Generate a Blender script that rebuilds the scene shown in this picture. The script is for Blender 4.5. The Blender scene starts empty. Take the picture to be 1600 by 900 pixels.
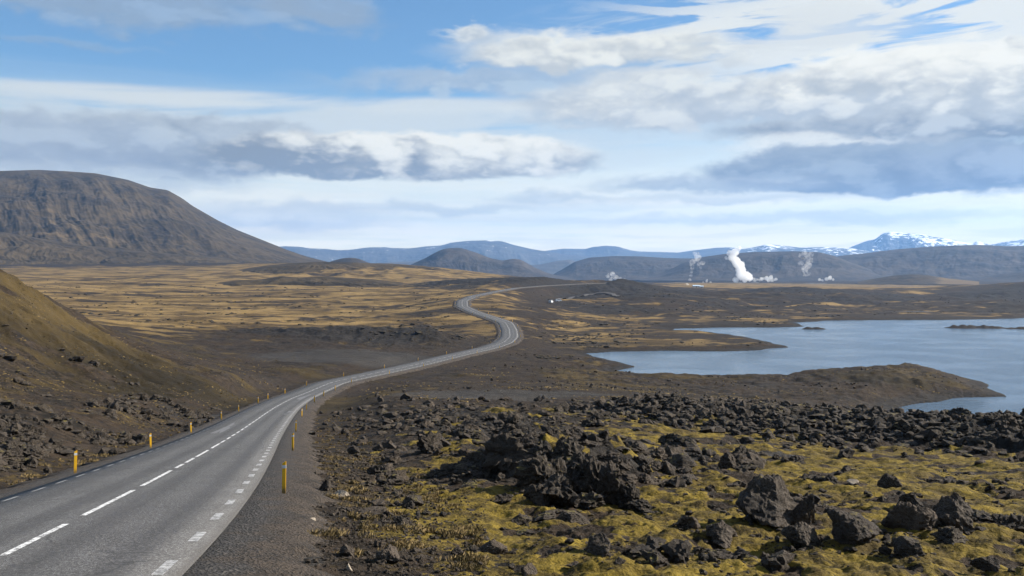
import bpy, bmesh, math, random
import numpy as np
from mathutils import Vector, noise as mn
R = math.radians
F, HY, CAMZ = 1555.6, 428.0, 30.0          # focal length in photo pixels, horizon row, camera height over the lake
rng = np.random.default_rng(7); random.seed(7)
scene = bpy.context.scene
C = scene.collection

# ------------------------------------------------------------------ camera
cam = bpy.data.objects.new('camera', bpy.data.cameras.new('camera')); C.objects.link(cam)
cam.data.lens = 35; cam.data.sensor_width = 36; cam.data.shift_y = -22/1600
cam.location = (0, 0, CAMZ); cam.rotation_euler = (R(90), 0, 0)
cam.data.clip_start = .3; cam.data.clip_end = 90000
scene.camera = cam
scene.render.resolution_x = 1024; scene.render.resolution_y = 576

# ------------------------------------------------------------------ node helper
class V:
    def __init__(s, nb, sock): s.nb, s.s = nb, sock
    def _m(s, op, *a): return s.nb.m(op, s, *a)
    def __add__(s, o): return s._m('ADD', o)
    __radd__ = __add__
    def __sub__(s, o): return s._m('SUBTRACT', o)
    def __rsub__(s, o): return s.nb.m('SUBTRACT', o, s)
    def __mul__(s, o): return s._m('MULTIPLY', o)
    __rmul__ = __mul__
    def __truediv__(s, o): return s._m('DIVIDE', o)
class NB:
    def __init__(s, tree): s.t = tree; s.n = tree.nodes; s.l = tree.links
    def put(s, inp, v):
        if isinstance(v, V): s.l.new(v.s, inp)
        elif v is not None:
            if hasattr(inp.default_value, '__len__') and len(inp.default_value) == 4 and len(v) == 3: v = (*v, 1)
            inp.default_value = v
    def m(s, op, *a, clamp=False):
        n = s.n.new('ShaderNodeMath'); n.operation = op; n.use_clamp = clamp
        for i, x in enumerate(a): s.put(n.inputs[i], x)
        return V(s, n.outputs[0])
    def ss(s, x, a, b, lo=0., hi=1.):                    # smoothstep, also falling when a > b
        if a > b: a, b, lo, hi = b, a, hi, lo
        n = s.n.new('ShaderNodeMapRange'); n.interpolation_type = 'SMOOTHSTEP'
        s.put(n.inputs[0], x); s.put(n.inputs[1], a); s.put(n.inputs[2], b); s.put(n.inputs[3], lo); s.put(n.inputs[4], hi)
        return V(s, n.outputs[0])
    def mix(s, f, a, b, mode='MIX'):
        n = s.n.new('ShaderNodeMix'); n.data_type = 'RGBA'; n.blend_type = mode
        s.put(n.inputs[0], f); s.put(n.inputs[6], a); s.put(n.inputs[7], b)
        return V(s, n.outputs[2])
    def xyz(s, x, y, z):
        n = s.n.new('ShaderNodeCombineXYZ')
        for i, v in enumerate((x, y, z)): s.put(n.inputs[i], v)
        return V(s, n.outputs[0])
    def sep(s, v):
        n = s.n.new('ShaderNodeSeparateXYZ'); s.put(n.inputs[0], v)
        return [V(s, n.outputs[i]) for i in range(3)]
    def noise(s, vec, scale, detail=4, rough=.5, dist=0., col=False):
        n = s.n.new('ShaderNodeTexNoise')
        s.put(n.inputs['Vector'], vec); n.inputs['Scale'].default_value = scale
        n.inputs['Detail'].default_value = detail; n.inputs['Roughness'].default_value = rough
        n.inputs['Distortion'].default_value = dist
        return V(s, n.outputs[1 if col else 0])
    def voro(s, vec, scale, feat='F1', out=0):
        n = s.n.new('ShaderNodeTexVoronoi'); n.feature = feat
        s.put(n.inputs['Vector'], vec); n.inputs['Scale'].default_value = scale
        return V(s, n.outputs[out])
    def vmul(s, v, t):
        n = s.n.new('ShaderNodeVectorMath'); n.operation = 'MULTIPLY'
        s.put(n.inputs[0], v); s.put(n.inputs[1], t); return V(s, n.outputs[0])
    def vadd(s, v, t):
        n = s.n.new('ShaderNodeVectorMath'); n.operation = 'ADD'
        s.put(n.inputs[0], v); s.put(n.inputs[1], t); return V(s, n.outputs[0])
    def bump(s, h, dist, strength=1., normal=None):
        n = s.n.new('ShaderNodeBump'); n.inputs['Strength'].default_value = strength
        n.inputs['Distance'].default_value = dist; s.put(n.inputs['Height'], h)
        if normal: s.put(n.inputs['Normal'], normal)
        return V(s, n.outputs[0])

# ------------------------------------------------------------------ sun
SUN_AZ, SUN_EL = R(80), R(30)                      # from straight ahead towards the right
sun_dir = Vector((math.sin(SUN_AZ)*math.cos(SUN_EL), math.cos(SUN_AZ)*math.cos(SUN_EL), math.sin(SUN_EL)))
sun = bpy.data.objects.new('sun', bpy.data.lights.new('sun', 'SUN')); C.objects.link(sun)
sun.data.energy = 5.0; sun.data.angle = R(.5); sun.data.color = (1, .93, .82)
sun.rotation_euler = sun_dir.to_track_quat('Z', 'Y').to_euler()

# ------------------------------------------------------------------ sky with its clouds
EXPO = 1.3; SKY = .10
world = bpy.data.worlds.new('World'); scene.world = world; world.use_nodes = True
nb = NB(world.node_tree); nb.n.clear()
sky = nb.n.new('ShaderNodeTexSky'); sky.sky_type = 'NISHITA'; sky.sun_disc = False
sky.sun_elevation = SUN_EL; sky.sun_rotation = SUN_AZ; sky.altitude = 300
sky.air_density = 1.0; sky.dust_density = .6; sky.ozone_density = 2.2
geo = nb.n.new('ShaderNodeTexCoord')
dx, dy, dz = nb.sep(V(nb, geo.outputs['Generated']))
az = nb.m('ARCTAN2', dx, dy)
el = nb.m('ARCSINE', dz)
def n2(x, y, seed, detail, rough, dist=0., col=False):
    v = nb.noise(nb.xyz(x+seed*1.37, y+seed*.71, 0.), 1., detail, rough, dist, col)
    v.s.node.noise_dimensions = '2D'; return v
wx, wy, wz = nb.sep(n2(az*9., el*20., 3.1, 5, .56, .2, col=True))
fin = n2(az*34., el*70., 7.7, 4, .6)
bil = n2(az*17., el*36., 1.2, 4, .5)
bil2 = n2(az*17.-.32, el*36.-.5, 1.2, 4, .5)                            # the same field a step towards the sun
puf = nb.m('ABSOLUTE', bil-.5)*3.2
puf2 = nb.m('ABSOLUTE', bil2-.5)*3.2
lit = (puf - puf2)*.75 + (bil - bil2)*1.2
WA, WE = az + (wx-.5)*.16, el + (wy-.5)*.046 + (fin-.5)*.014 + (puf-.35)*.014
K = 2**-EXPO/SKY
def rgb(c): return (c[0]*K*1.02, c[1]*K, c[2]*K*.88)
skyc = V(nb, sky.outputs[0])
skyc = nb.mix(1., skyc, (.37, .49, .56), 'MULTIPLY')
# thin veil that thickens towards the horizon
st = n2(az*3.2, el*38., .5, 4, .55, .4)
st2 = n2(az*7., el*85., 9.5, 3, .55)
veil = nb.ss(el + (st-.5)*.10, .20, .055)
veil = nb.m('MULTIPLY', veil, nb.ss(st, .2, .62, .62, 1.), clamp=True)
col = nb.mix(veil*.86, skyc, rgb((.84, .84, .82)))
low = nb.ss(el, .10, .02)
col = nb.mix(low*nb.ss(st2, .42, .66)*.55, col, rgb((.50, .545, .62)))
col = nb.mix(low*nb.ss(st2, .52, .36)*.5, col, rgb((.78, .81, .84)))
col = nb.mix(nb.ss(el, .21, .0), col, nb.mix(1., col, (1.65, 1.45, 1.20), 'MULTIPLY'))
# scattered cloud everywhere outside the part of the sky the photograph shows
gen = n2(az*4., el*9., 4.4, 4, .55)
outm = nb.m('MAXIMUM', nb.ss(nb.m('ABSOLUTE', az), .55, .8), nb.ss(el, .32, .5))
col = nb.mix(outm*nb.ss(gen, .46, .6)*.8, col, rgb((.62, .66, .72)))
def ang(px, py):
    a = math.atan((px-800)/F); return a, math.atan((HY-py)/F*math.cos(a))
WHITE, PALE, GREY, SLATE = (.90, .90, .90), (.58, .61, .66), (.37, .42, .50), (.17, .21, .29)
def cloud(cx, cy, rx, ru, rd, bottom, top, opac=.95, edge=.35, warp=1., hshade=None, split=.0, contrast=1.):
    global col
    a0, e0 = ang(cx, cy)
    A = az + (WA-az)*warp if warp != 1. else WA
    E = el + (WE-el)*warp if warp != 1. else WE
    x = (A-a0)*(F/rx)
    q = E-e0
    y = nb.m('MAXIMUM', q*(F/ru), q*(-F/rd))
    r = nb.m('SQRT', x*x + y*y)
    d = nb.ss(r, 1.+edge, 1.-edge)
    t = q*(F/(ru+rd)) + rd/(ru+rd)
    t = t + lit*(.55*contrast) + (puf-.35)*.22*contrast + (wz-.5)*.8*contrast + (fin-.5)*.25
    if hshade: t = t + nb.ss(az, ang(hshade[0], cy)[0], ang(hshade[1], cy)[0])*hshade[2] + hshade[3]
    sh = nb.ss(t, -.05+split, 1.0+split)
    cc = nb.mix(sh, rgb(bottom), rgb(top))
    cc = nb.mix(nb.ss(lit, -.02, .35)*.25*contrast, cc, rgb(tuple(min(.95, c*1.5) for c in top)))
    col = nb.mix(nb.m('MULTIPLY', d, opac, clamp=True), col, cc)
# high streaks
def streak(cx, cy, rx, ru, rd, c, opac, th=(.42, .62), seed=0., sx=6., sy=44.):
    global col
    a0, e0 = ang(cx, cy)
    n = n2(az*sx+seed, el*sy - az*1.5, seed, 5, .58, .5)
    x = (az-a0)*(F/rx); q = el-e0; y = nb.m('MAXIMUM', q*(F/ru), q*(-F/rd))
    r = nb.m('SQRT', x*x+y*y)
    d = nb.ss(r, 1.25, .5)*nb.ss(n + (1.-r)*.12, th[0], th[1])
    col = nb.mix(nb.m('MULTIPLY', d, opac, clamp=True), col, rgb(c))
streak(350, 185, 620, 42, 60, (.66, .72, .80), .85, (.34, .60), 3.3, 3., 30.)
streak(450, 158, 620, 14, 18, (.74, .78, .84), .85, (.30, .55), 5.1, 3., 30.)
streak(1400, 40, 520, 90, 90, (.84, .86, .90), .95, (.45, .58), 1.7, 7., 50.)
streak(1130, 60, 300, 60, 40, (.74, .77, .83), .75, (.44, .62), 8.2)
streak(800, 215, 700, 60, 60, (.70, .76, .84), .6, (.40, .65), 11.)
cloud(180, 2, 240, 36, 30, GREY, (.40, .48, .62), .55, .5, 1.)
cloud(520, 22, 85, 30, 30, GREY, (.38, .46, .60), .55, .5, 1.)
cloud(120, 74, 90, 9, 9, GREY, (.40, .50, .64), .3, .6, 1.)
cloud(940, 84, 215, 30, 22, PALE, WHITE, .95, .35, .8)
cloud(730, 60, 40, 12, 12, PALE, WHITE, .8, .5, .8)
cloud(830, 128, 270, 20, 22, (.42, .49, .62), (.52, .58, .68), .7, .5, .8)
cloud(1240, 152, 420, 44, 44, (.48, .52, .60), (.82, .83, .85), .96, .25, .8, contrast=.9)
cloud(1480, 130, 290, 60, 60, (.50, .53, .58), (1.0, .98, .96), .98, .14, .6, contrast=.9)
cloud(1480, 196, 320, 22, 26, (.22, .25, .31), (.50, .53, .58), .97, .2, .5)
cloud(1150, 178, 260, 18, 16, (.50, .55, .64), (.66, .69, .75), .7, .5, .7)
cloud(1300, 232, 130, 16, 30, PALE, WHITE, .85, .4, .6)
cloud(1400, 266, 275, 42, 36, SLATE, (.33, .38, .46), .98, .12, .45, contrast=.8)
cloud(1560, 262, 140, 30, 36, SLATE, (.34, .39, .49), .9, .3, .6, contrast=.7)
cloud(1110, 291, 165, 15, 11, (.34, .39, .48), (.50, .54, .61), .8, .45, .5)
cloud(1130, 312, 190, 8, 8, (.42, .46, .54), (.55, .59, .65), .5, .6, .5)
cloud(240, 232, 340, 50, 44, (.26, .30, .38), (.50, .55, .63), .97, .16, .6, contrast=.8)
cloud(60, 225, 180, 40, 50, (.34, .39, .50), (.46, .52, .63), .85, .35, .6, contrast=.6)
cloud(630, 248, 300, 44, 34, (.25, .28, .33), (1.0, .98, .95), .98, .11, .4, hshade=(420, 640, .66, -.46), contrast=.9)
cloud(850, 260, 80, 24, 20, (.42, .46, .53), (.92, .91, .90), .92, .3, .55, split=-.12)
cloud(60, 275, 260, 20, 22, (.44, .49, .57), (.58, .62, .68), .7, .5, .6)
cloud(620, 325, 290, 9, 10, (.46, .51, .60), (.56, .60, .67), .55, .6, .5)
cloud(850, 311, 75, 11, 9, (.42, .48, .57), (.52, .57, .65), .6, .5, .5)
cloud(430, 345, 190, 20, 16, (.50, .55, .63), (.72, .75, .79), .6, .5, .6)
cloud(1250, 345, 300, 8, 8, (.52, .56, .63), (.62, .66, .72), .5, .6, .5)
col = nb.mix(nb.ss(el, .055, .0), col, nb.mix(1., col, (1.35, 1.25, 1.08), 'MULTIPLY'))
bg = nb.n.new('ShaderNodeBackground'); nb.put(bg.inputs[0], col); bg.inputs[1].default_value = SKY
wo = nb.n.new('ShaderNodeOutputWorld'); nb.l.new(bg.outputs[0], wo.inputs[0])
world.cycles.sampling_method = 'MANUAL'; world.cycles.sample_map_resolution = 256

vs = scene.view_settings
scene.display_settings.display_device = 'sRGB'
vs.view_transform = 'Standard'; vs.look = 'None'; vs.exposure = EXPO; vs.gamma = 1; vs.use_curve_mapping = False
cy = scene.cycles
cy.max_bounces = 9; cy.diffuse_bounces = 2; cy.glossy_bounces = 2; cy.transmission_bounces = 2; cy.volume_bounces = 8
cy.transparent_max_bounces = 8; cy.caustics_reflective = False; cy.caustics_refractive = False
cy.use_adaptive_sampling = True; cy.adaptive_threshold = .012; cy.adaptive_min_samples = 12
try:
    cy.use_denoising = True; cy.denoiser = 'OPENIMAGEDENOISE'; cy.denoising_input_passes = 'RGB_ALBEDO_NORMAL'
except Exception: pass

# ------------------------------------------------------------------ number helpers
def sstep(x, a, b):
    t = np.clip((x-a)/(b-a), 0, 1); return t*t*(3-2*t)
def _h(ix, iy, s):
    h = (ix.astype(np.int64)*374761393 + iy.astype(np.int64)*668265263 + s*974634777) & 0xFFFFFFFF
    h = ((h ^ (h >> 13))*1274126177) & 0xFFFFFFFF
    return (h ^ (h >> 16))
ANG = np.arange(256)/256*2*np.pi; GC = np.cos(ANG).astype(np.float32); GS = np.sin(ANG).astype(np.float32)
def gn(x, y, s=0):                                   # gradient noise about -1..1
    ix, iy = np.floor(x), np.floor(y); fx, fy = (x-ix).astype(np.float32), (y-iy).astype(np.float32)
    ux, uy = fx*fx*fx*(fx*(fx*6-15)+10), fy*fy*fy*(fy*(fy*6-15)+10)
    def g(ox, oy):
        k = (_h(ix+ox, iy+oy, s) & 255).astype(np.int32); return GC[k]*(fx-ox)+GS[k]*(fy-oy)
    a, b, c, d = g(0, 0), g(1, 0), g(0, 1), g(1, 1)
    return ((a+(b-a)*ux)*(1-uy) + (c+(d-c)*ux)*uy)*1.5
def fbm(x, y, lam, o, s, gain=.5, r=None):
    v = 0.; a = 1.; t = 0.
    for i in range(o):
        w = 1. if r is None else np.clip(lam/(r*.006)-.6, 0, 1)
        v = v + a*w*gn(x/lam+i*17.3, y/lam-i*9.1, s+i); t += a; lam /= 2.03; a *= gain
    return v/t*1.6
def ridged(x, y, lam, o, s, gain=.55, r=None):
    v = 0.; a = 1.; t = 0.
    for i in range(o):
        w = 1. if r is None else np.clip(lam/(r*.006)-.6, 0, 1)
        v = v + a*w*((1-np.abs(gn(x/lam+i*11.3, y/lam+i*5.7, s+i))*1.6)-.5); t += a; lam /= 2.1; a *= gain
    return v/t
def billow(x, y, lam, o, s, gain=.5, r=None):
    v = 0.; a = 1.; t = 0.
    for i in range(o):
        w = 1. if r is None else np.clip(lam/(r*.006)-.6, 0, 1)
        v = v + a*w*(np.abs(gn(x/lam+i*7.3, y/lam+i*3.7, s+i))*1.6-.45); t += a; lam /= 2.05; a *= gain
    return v/t

# ------------------------------------------------------------------ the road's line
RK = [(-11.2, -400, 1.2), (-9, -60, 3.2), (-8.5, -5, 4.4), (-8.6, 8, 4.6),
      (-8.92, 16, 4.93), (-9.58, 20, 5.36), (-10.26, 24, 5.83), (-11.03, 28, 6.33), (-12.04, 33, 6.95), (-13.5, 40, 7.84),
      (-16.06, 52, 9.36), (-19.08, 66, 11.11), (-22.39, 82, 12.98), (-25.94, 100, 14.89), (-29.35, 118, 16.68), (-33.25, 140, 18.75),
      (-37.6, 170, 21.3), (-41.2, 200, 23.9), (-42.6, 235, 25.6)]
for px, py, d in [(640, 572, 285), (715, 554, 328), (765, 543, 362), (788, 535, 386), (797, 526, 412), (796, 515, 448), (790, 504, 484),
                  (770, 497, 515), (742, 488, 550), (722, 479, 595), (722, 470, 650), (740, 462.5, 715), (772, 456, 800), (806, 450, 900),
                  (850, 446.5, 1000), (905, 443.5, 1120), (960, 441.5, 1300)]:
    RK.append(((px-800)/F*d, d, (py-HY)/F*d))
RK = np.array([(x, y, CAMZ-h) for x, y, h in RK], float)
def resample(P, step, smooth):
    s = np.r_[0, np.cumsum(np.hypot(*np.diff(P[:, :2], axis=0).T))]
    t = np.arange(0, s[-1], step); Q = np.stack([np.interp(t, s, P[:, i]) for i in range(3)], 1)
    k = np.exp(-.5*(np.arange(-3*smooth, 3*smooth+1)/smooth)**2); k /= k.sum(); n = len(k)//2
    pad = np.concatenate([np.repeat(Q[:1], n, 0), Q, np.repeat(Q[-1:], n, 0)])
    return np.stack([np.convolve(pad[:, i], k, 'valid') for i in range(3)], 1)
RD = resample(RK, .5, 9)
RT = np.gradient(RD[:, :2], axis=0); RT /= np.linalg.norm(RT, axis=1)[:, None]
RN = np.stack([RT[:, 1], -RT[:, 0]], 1)                                # to the right of travel
RS = np.arange(len(RD))*.5
RR, RA = np.hypot(RD[:, 0], RD[:, 1]), np.arctan2(RD[:, 0], RD[:, 1])
def road_at(x, y, sel=None):                                           # lateral offset, height of the road
    idx = np.arange(0, len(RD), 2) if sel is None else sel
    lat = np.full(x.shape, 999.); z = np.zeros(x.shape)
    if len(idx) == 0: return lat, z
    for a in range(0, len(x), 4000):
        xs, ys = x[a:a+4000], y[a:a+4000]
        d = (xs[:, None]-RD[idx, 0])**2 + (ys[:, None]-RD[idx, 1])**2
        k = idx[np.argmin(d, 1)]; v = np.stack([xs, ys], 1)-RD[k, :2]
        l = (v*RN[k]).sum(1); dd = np.sqrt((v*v).sum(1))
        lat[a:a+4000] = np.where(dd > np.abs(l)+6, np.where(l < 0, -dd, dd), l); z[a:a+4000] = RD[k, 2]
    return lat, z

# ------------------------------------------------------------------ broad relief: smooth surface through surveyed points (column, row, distance)
CP = [(600, 900, 19.5), (1000, 900, 20), (1600, 900, 20), (800, 1400, 9.3), (0, 1400, 9.3), (1600, 1400, 9.3), (1900, 1400, 9.3), (-300, 1400, 9.3),
      (1000, 800, 30), (1600, 800, 31), (700, 800, 28.5), (1900, 800, 32), (700, 720, 48), (1000, 740, 43), (1300, 742, 46), (1600, 742, 46), (1900, 740, 46),
      (600, 665, 80), (700, 660, 84), (900, 662, 88), (1000, 700, 68), (1200, 702, 76), (1400, 708, 75), (1600, 710, 73), (1900, 705, 73),
      (1100, 640, 110), (1400, 654, 104), (1600, 656, 100), (1900, 660, 100), (950, 640, 110), (1200, 628, 170), (1400, 648, 195), (1650, 660, 195),
      (800, 622, 145), (700, 618, 150), (600, 620, 140), (900, 600, 215), (760, 600, 205), (650, 600, 190), (1000, 602, 235), (1200, 596, 262), (1400, 580, 275),
      (720, 575, 285), (870, 575, 290), (900, 545, 400), (1000, 560, 340), (850, 545, 385), (850, 515, 500), (950, 522, 500), (1050, 500, 640), (900, 490, 650),
      (1100, 493, 690), (1300, 490, 720), (1500, 490, 740), (1800, 488, 760), (850, 475, 780), (1000, 472, 850), (1300, 476, 900), (1600, 474, 950), (1900, 470, 950),
      (760, 466, 760), (850, 459, 950), (1000, 458, 1050), (860, 440, 1200), (950, 441, 1200), (1050, 452, 1200), (1150, 458, 1300), (1300, 458, 1250), (1450, 462, 1250),
      (1600, 444, 1400), (1700, 436, 1500), (1900, 440, 1400), (1000, 446, 1800), (1200, 448, 1900), (1500, 449, 2000), (1750, 448, 2000), (1100, 441, 3500), (1500, 441, 3500), (1900, 441, 3500), (850, 441, 3500),
      (0, 690, 48), (-200, 690, 48), (0, 640, 76), (100, 640, 90), (-250, 620, 80), (200, 625, 118), (0, 580, 112), (100, 590, 130), (200, 595, 150), (300, 600, 165), (400, 592, 195),
      (-300, 340, 200), (-100, 390, 196), (0, 428, 192), (50, 454, 192), (100, 486, 194), (200, 532, 205), (300, 566, 225), (380, 580, 245), (-300, 400, 380), (0, 470, 330), (100, 500, 330), (200, 525, 320), (300, 545, 310),
      (450, 570, 270), (550, 560, 300), (400, 560, 300), (500, 532, 380), (620, 545, 355), (650, 525, 430), (420, 515, 440), (600, 505, 520), (720, 512, 480), (300, 500, 520), (100, 490, 560),
      (650, 476, 700), (500, 470, 780), (300, 465, 850), (100, 455, 900), (-200, 440, 900), (690, 458, 850), (600, 449, 1150), (450, 446, 1250), (250, 440, 1300), (0, 435, 1300),
      (640, 450, 1000), (720, 451, 1000), (700, 443, 1150), (620, 444, 1300), (500, 412, 1900), (600, 414, 1800), (700, 422, 1750), (780, 433, 1700), (830, 440, 1700),
      (300, 420, 1900), (100, 418, 2000), (-200, 414, 2000), (200, 411, 2500), (400, 411, 2500), (0, 408, 2500), (-300, 405, 2500), (600, 430, 3200), (300, 424, 4500), (0, 424, 4500), (700, 440, 3500),
      (0, 430.5, 12000), (800, 430.5, 12000), (1600, 430.5, 12000), (0, 429, 30000), (800, 429, 30000), (1600, 429, 30000)]
CPa = np.array(CP, float); cX = (CPa[:, 0]-800)/F*CPa[:, 2]; cZ = CAMZ-(CPa[:, 1]-HY)/F*CPa[:, 2]; cY = CPa[:, 2]
# the road itself is surveyed too
for k in range(0, len(RD), 60):
    if RD[k, 1] > 12:
        cX = np.r_[cX, RD[k, 0]]; cY = np.r_[cY, RD[k, 1]]; cZ = np.r_[cZ, RD[k, 2]-.3]
AZK = 2.2
def uv(x, y): return np.clip(np.arctan2(x, y), -.62, .62)*AZK, np.log(np.maximum(np.hypot(x, y), 4))
cu, cv = uv(cX, cY)
def tk(d2): return .5*d2*np.log(d2+1e-9)
n_ = len(cu)
A = np.zeros((n_+3, n_+3)); A[:n_, :n_] = tk((cu[:, None]-cu)**2+(cv[:, None]-cv)**2)+np.eye(n_)*.0008
A[:n_, n_] = 1; A[:n_, n_+1] = cu; A[:n_, n_+2] = cv; A[n_:, :n_] = A[:n_, n_:].T
# interpolate in units that stay even with distance: height divided by (10 + .02 r)
sc_ = 10+.02*np.hypot(cX, cY)
W = np.linalg.solve(A, np.r_[cZ/sc_, 0, 0, 0])
def relief(x, y):
    u, v = uv(x, y); out = np.empty(len(x))
    for a in range(0, len(x), 20000):
        uu, vv = u[a:a+20000], v[a:a+20000]
        out[a:a+20000] = tk((uu[:, None]-cu)**2+(vv[:, None]-cv)**2) @ W[:n_] + W[n_]+W[n_+1]*uu+W[n_+2]*vv
    return out*(10+.02*np.maximum(np.hypot(x, y), 4))

# ------------------------------------------------------------------ the lake's shore (rows on the water plane)
def onlake(px, py): d = F*CAMZ/(py-HY); return ((px-800)/F*d, d)
LAKE = [(915, 552), (960, 549.5), (1060, 549), (1130, 548.5), (1190, 547), (1232, 542.8), (1210, 536.5), (1160, 526), (1110, 519), (1052, 516.5), (1048, 514), (1070, 513), (1150, 511.8), (1245, 511.3),
        (1256, 508.5), (1240, 504), (1300, 501), (1400, 500), (1500, 499.7), (1560, 498.4), (1640, 496), (1900, 494), (2200, 505), (2300, 560), (2300, 640), (1900, 672),
        (1600, 664), (1480, 659), (1405, 651), (1400, 647), (1402, 637), (1432, 628.5), (1500, 622.5), (1563, 617.5), (1548, 608), (1545, 602), (1530, 596), (1490, 588), (1450, 579), (1380, 580),
        (1300, 585), (1200, 588), (1100, 589), (1000, 589), (930, 584), (960, 579.5), (995, 574), (975, 568), (945, 561), (925, 556)]
LP = np.array([onlake(*p) for p in LAKE])
def lake_sd(x, y):                                   # > 0 on land, < 0 in the water, metres
    x = x + gn(x/14, y/14, 91)*2.0*np.clip(y/500, .4, 1.5); y = y + gn(x/17, y/17, 92)*5
    out = np.full(x.shape, 1e9); ins = np.zeros(x.shape, bool)
    for i in range(len(LP)):
        ax, ay = LP[i]; bx, by = LP[(i+1) % len(LP)]
        t = np.clip(((x-ax)*(bx-ax)+(y-ay)*(by-ay))/((bx-ax)**2+(by-ay)**2), 0, 1)
        out = np.minimum(out, np.hypot(x-ax-t*(bx-ax), y-ay-t*(by-ay)))
        c = ((ay > y) != (by > y)) & (x < (bx-ax)*(y-ay)/((by-ay) or 1e-9)+ax); ins ^= c
    return np.where(ins, -out, out)

def blob(px, lr, p0, d0, sp, sl): return np.exp(-((px-p0)/sp)**2-((lr-math.log(d0))/sl)**2)
def polyline_y(px, pts): a = np.array(pts, float); return np.interp(px, a[:, 0], a[:, 1])

def terrain(x, y, sel=None, detail=True):
    """height of the ground and what covers it: moss, dry grass, lava, gravel, pale crust"""
    r = np.maximum(np.hypot(x, y), .5); az_ = np.arctan2(x, y); lr = np.log(r)
    px = 800+F*np.tan(np.clip(az_, -.75, .75)); px = np.where(np.abs(az_) > .75, np.sign(az_)*2200+800, px)
    z = relief(x, y)
    lat, zr = road_at(x, y, sel); al = np.abs(lat)
    off = sstep(al, 7, 40)
    far = sstep(r, 160, 420)
    L = np.where(r < 820, lake_sd(x, y), 400.)
    # long swells that make the hummocky middle distance
    sw = fbm(x, y*.8, 46, 4, 11, .5, r)*(1.5*far)*(1-sstep(r, 900, 1500)*.3) + fbm(x, y, 170, 4, 12, .5, r)*4.5*sstep(r, 520, 1100)*(1-.85*sstep(r, 1400, 1900))
    rhs = sstep(px, 820, 900)
    sw = sw*(.45+.55*rhs)
    sw += ridged(x, y*.7, 90, 4, 13, .5, r)*4.5*sstep(r, 600, 900)*(1-sstep(r, 1350, 1650))*rhs
    z = z + sw*off
    # the black lava wall on the right and its crest
    crest_r = np.interp(px, [820, 900, 1000, 1150, 1300, 1450, 1600, 1800, 2500], [120, 114, 108, 101, 96, 92, 88, 84, 80])
    crest_py = np.interp(px, [820, 880, 930, 1020, 1100, 1200, 1300, 1400, 1500, 1600, 2500], [670, 660, 648, 636, 643, 649, 659, 670, 672, 673, 673])
    crest_z = CAMZ-(crest_py-HY)/F*crest_r*np.cos(az_)
    w1 = np.where(r < crest_r, np.exp(-(np.maximum(crest_r-r-3, 0)/5.5)**2), np.exp(-((r-crest_r)/14.)**2))
    wall = w1*sstep(px, 850, 950)*(np.abs(az_) < 1)
    z = z*(1-wall) + crest_z*wall
    # craggy lava where it lies
    cent = blob(px, lr, 880, 44, 150, .22) + blob(px, lr, 720, 66, 70, .16)
    outc = blob(px, lr, 870, 41, 95, .12)*1.0 + blob(px, lr, 800, 43.5, 40, .09)*.9 + blob(px, lr, 965, 42, 38, .09)*.6 + blob(px, lr, 725, 55, 40, .08)*.5
    rub = blob(px, lr, 700, 95, 170, .22) + blob(px, lr, 760, 82, 130, .15) + blob(px, lr, 1060, 62, 160, .17)*.8
    lft = blob(px, lr, 20, 60, 50, .22) + blob(px, lr, 180, 78, 150, .25)*.6 + blob(px, lr, 280, 128, 55, .07)
    back = blob(px, lr, 585, 405, 150, .11) + blob(px, lr, 430, 440, 70, .08)
    tongue = sstep(fbm(x, y, 120, 3, 31, .5), .05, .35)*sstep(r, 330, 500)*rhs*(1-sstep(r, 1300, 1700))
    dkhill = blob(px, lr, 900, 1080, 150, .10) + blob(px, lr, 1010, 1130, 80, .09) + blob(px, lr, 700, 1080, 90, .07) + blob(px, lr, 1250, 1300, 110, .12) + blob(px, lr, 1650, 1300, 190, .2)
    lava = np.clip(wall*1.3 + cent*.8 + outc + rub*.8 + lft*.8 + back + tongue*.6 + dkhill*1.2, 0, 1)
    z = z + outc*1.25*np.clip(1+.5*ridged(x, y, 2.6, 2, 5), .3, 2)
    z = z + (blob(px, lr, 900, 1130, 120, .09)*5 + blob(px, lr, 1250, 1330, 75, .10)*6 + blob(px, lr, 1400, 285, 130, .075)*.5 + blob(px, lr, 1520, 262, 45, .05)*1.2
             + blob(px, lr, 560, 415, 130, .05)*4.5 + blob(px, lr, 690, 400, 55, .04)*3.6 + blob(px, lr, 1130, 450, 70, .04)*1.0 + blob(px, lr, 1185, 415, 30, .03)*1.0
             + blob(px, lr, 710, 1120, 80, .05)*3 + blob(px, lr, 1190, 640, 40, .03)*.8)*off
    # gullied flank of the brown ridge on the skyline, and of the near hill
    gl = blob(px, lr, 560, 1650, 200, .16)
    z = z + ridged(x*1.0+y*.25, y*.35, 85, 4, 41, .5, r)*9*gl
    hill = np.exp(-((lr-math.log(190))/.35)**2)*sstep(px, 420, 150)*sstep(r, 100, 150)
    z = z + (ridged(x*.5+y*.2, y+x*.6, 13, 6, 43, .62, r)*2.1 + fbm(x, y, 30, 3, 44, .5)*1.2 + ridged(x, y, 5, 4, 45, .6, r)*.5)*hill
    gvp = (blob(px, lr, 750, 150, 150, .10)+blob(px, lr, 870, 163, 90, .05) + blob(px, lr, 540, 315, 150, .09)*1. + blob(px, lr, 400, 235, 120, .13)*.3
           + blob(px, lr, 1130, 76, 130, .035)*1.2 + blob(px, lr, 1180, 255, 90, .04)*.4 + blob(px, lr, 330, 130, 80, .05))
    near = 1-sstep(r, 90, 170)
    shoulder = 1-sstep(al + gn(x/1.7, y/1.7, 6)*1.0, 4.7, 6.2)
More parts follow.
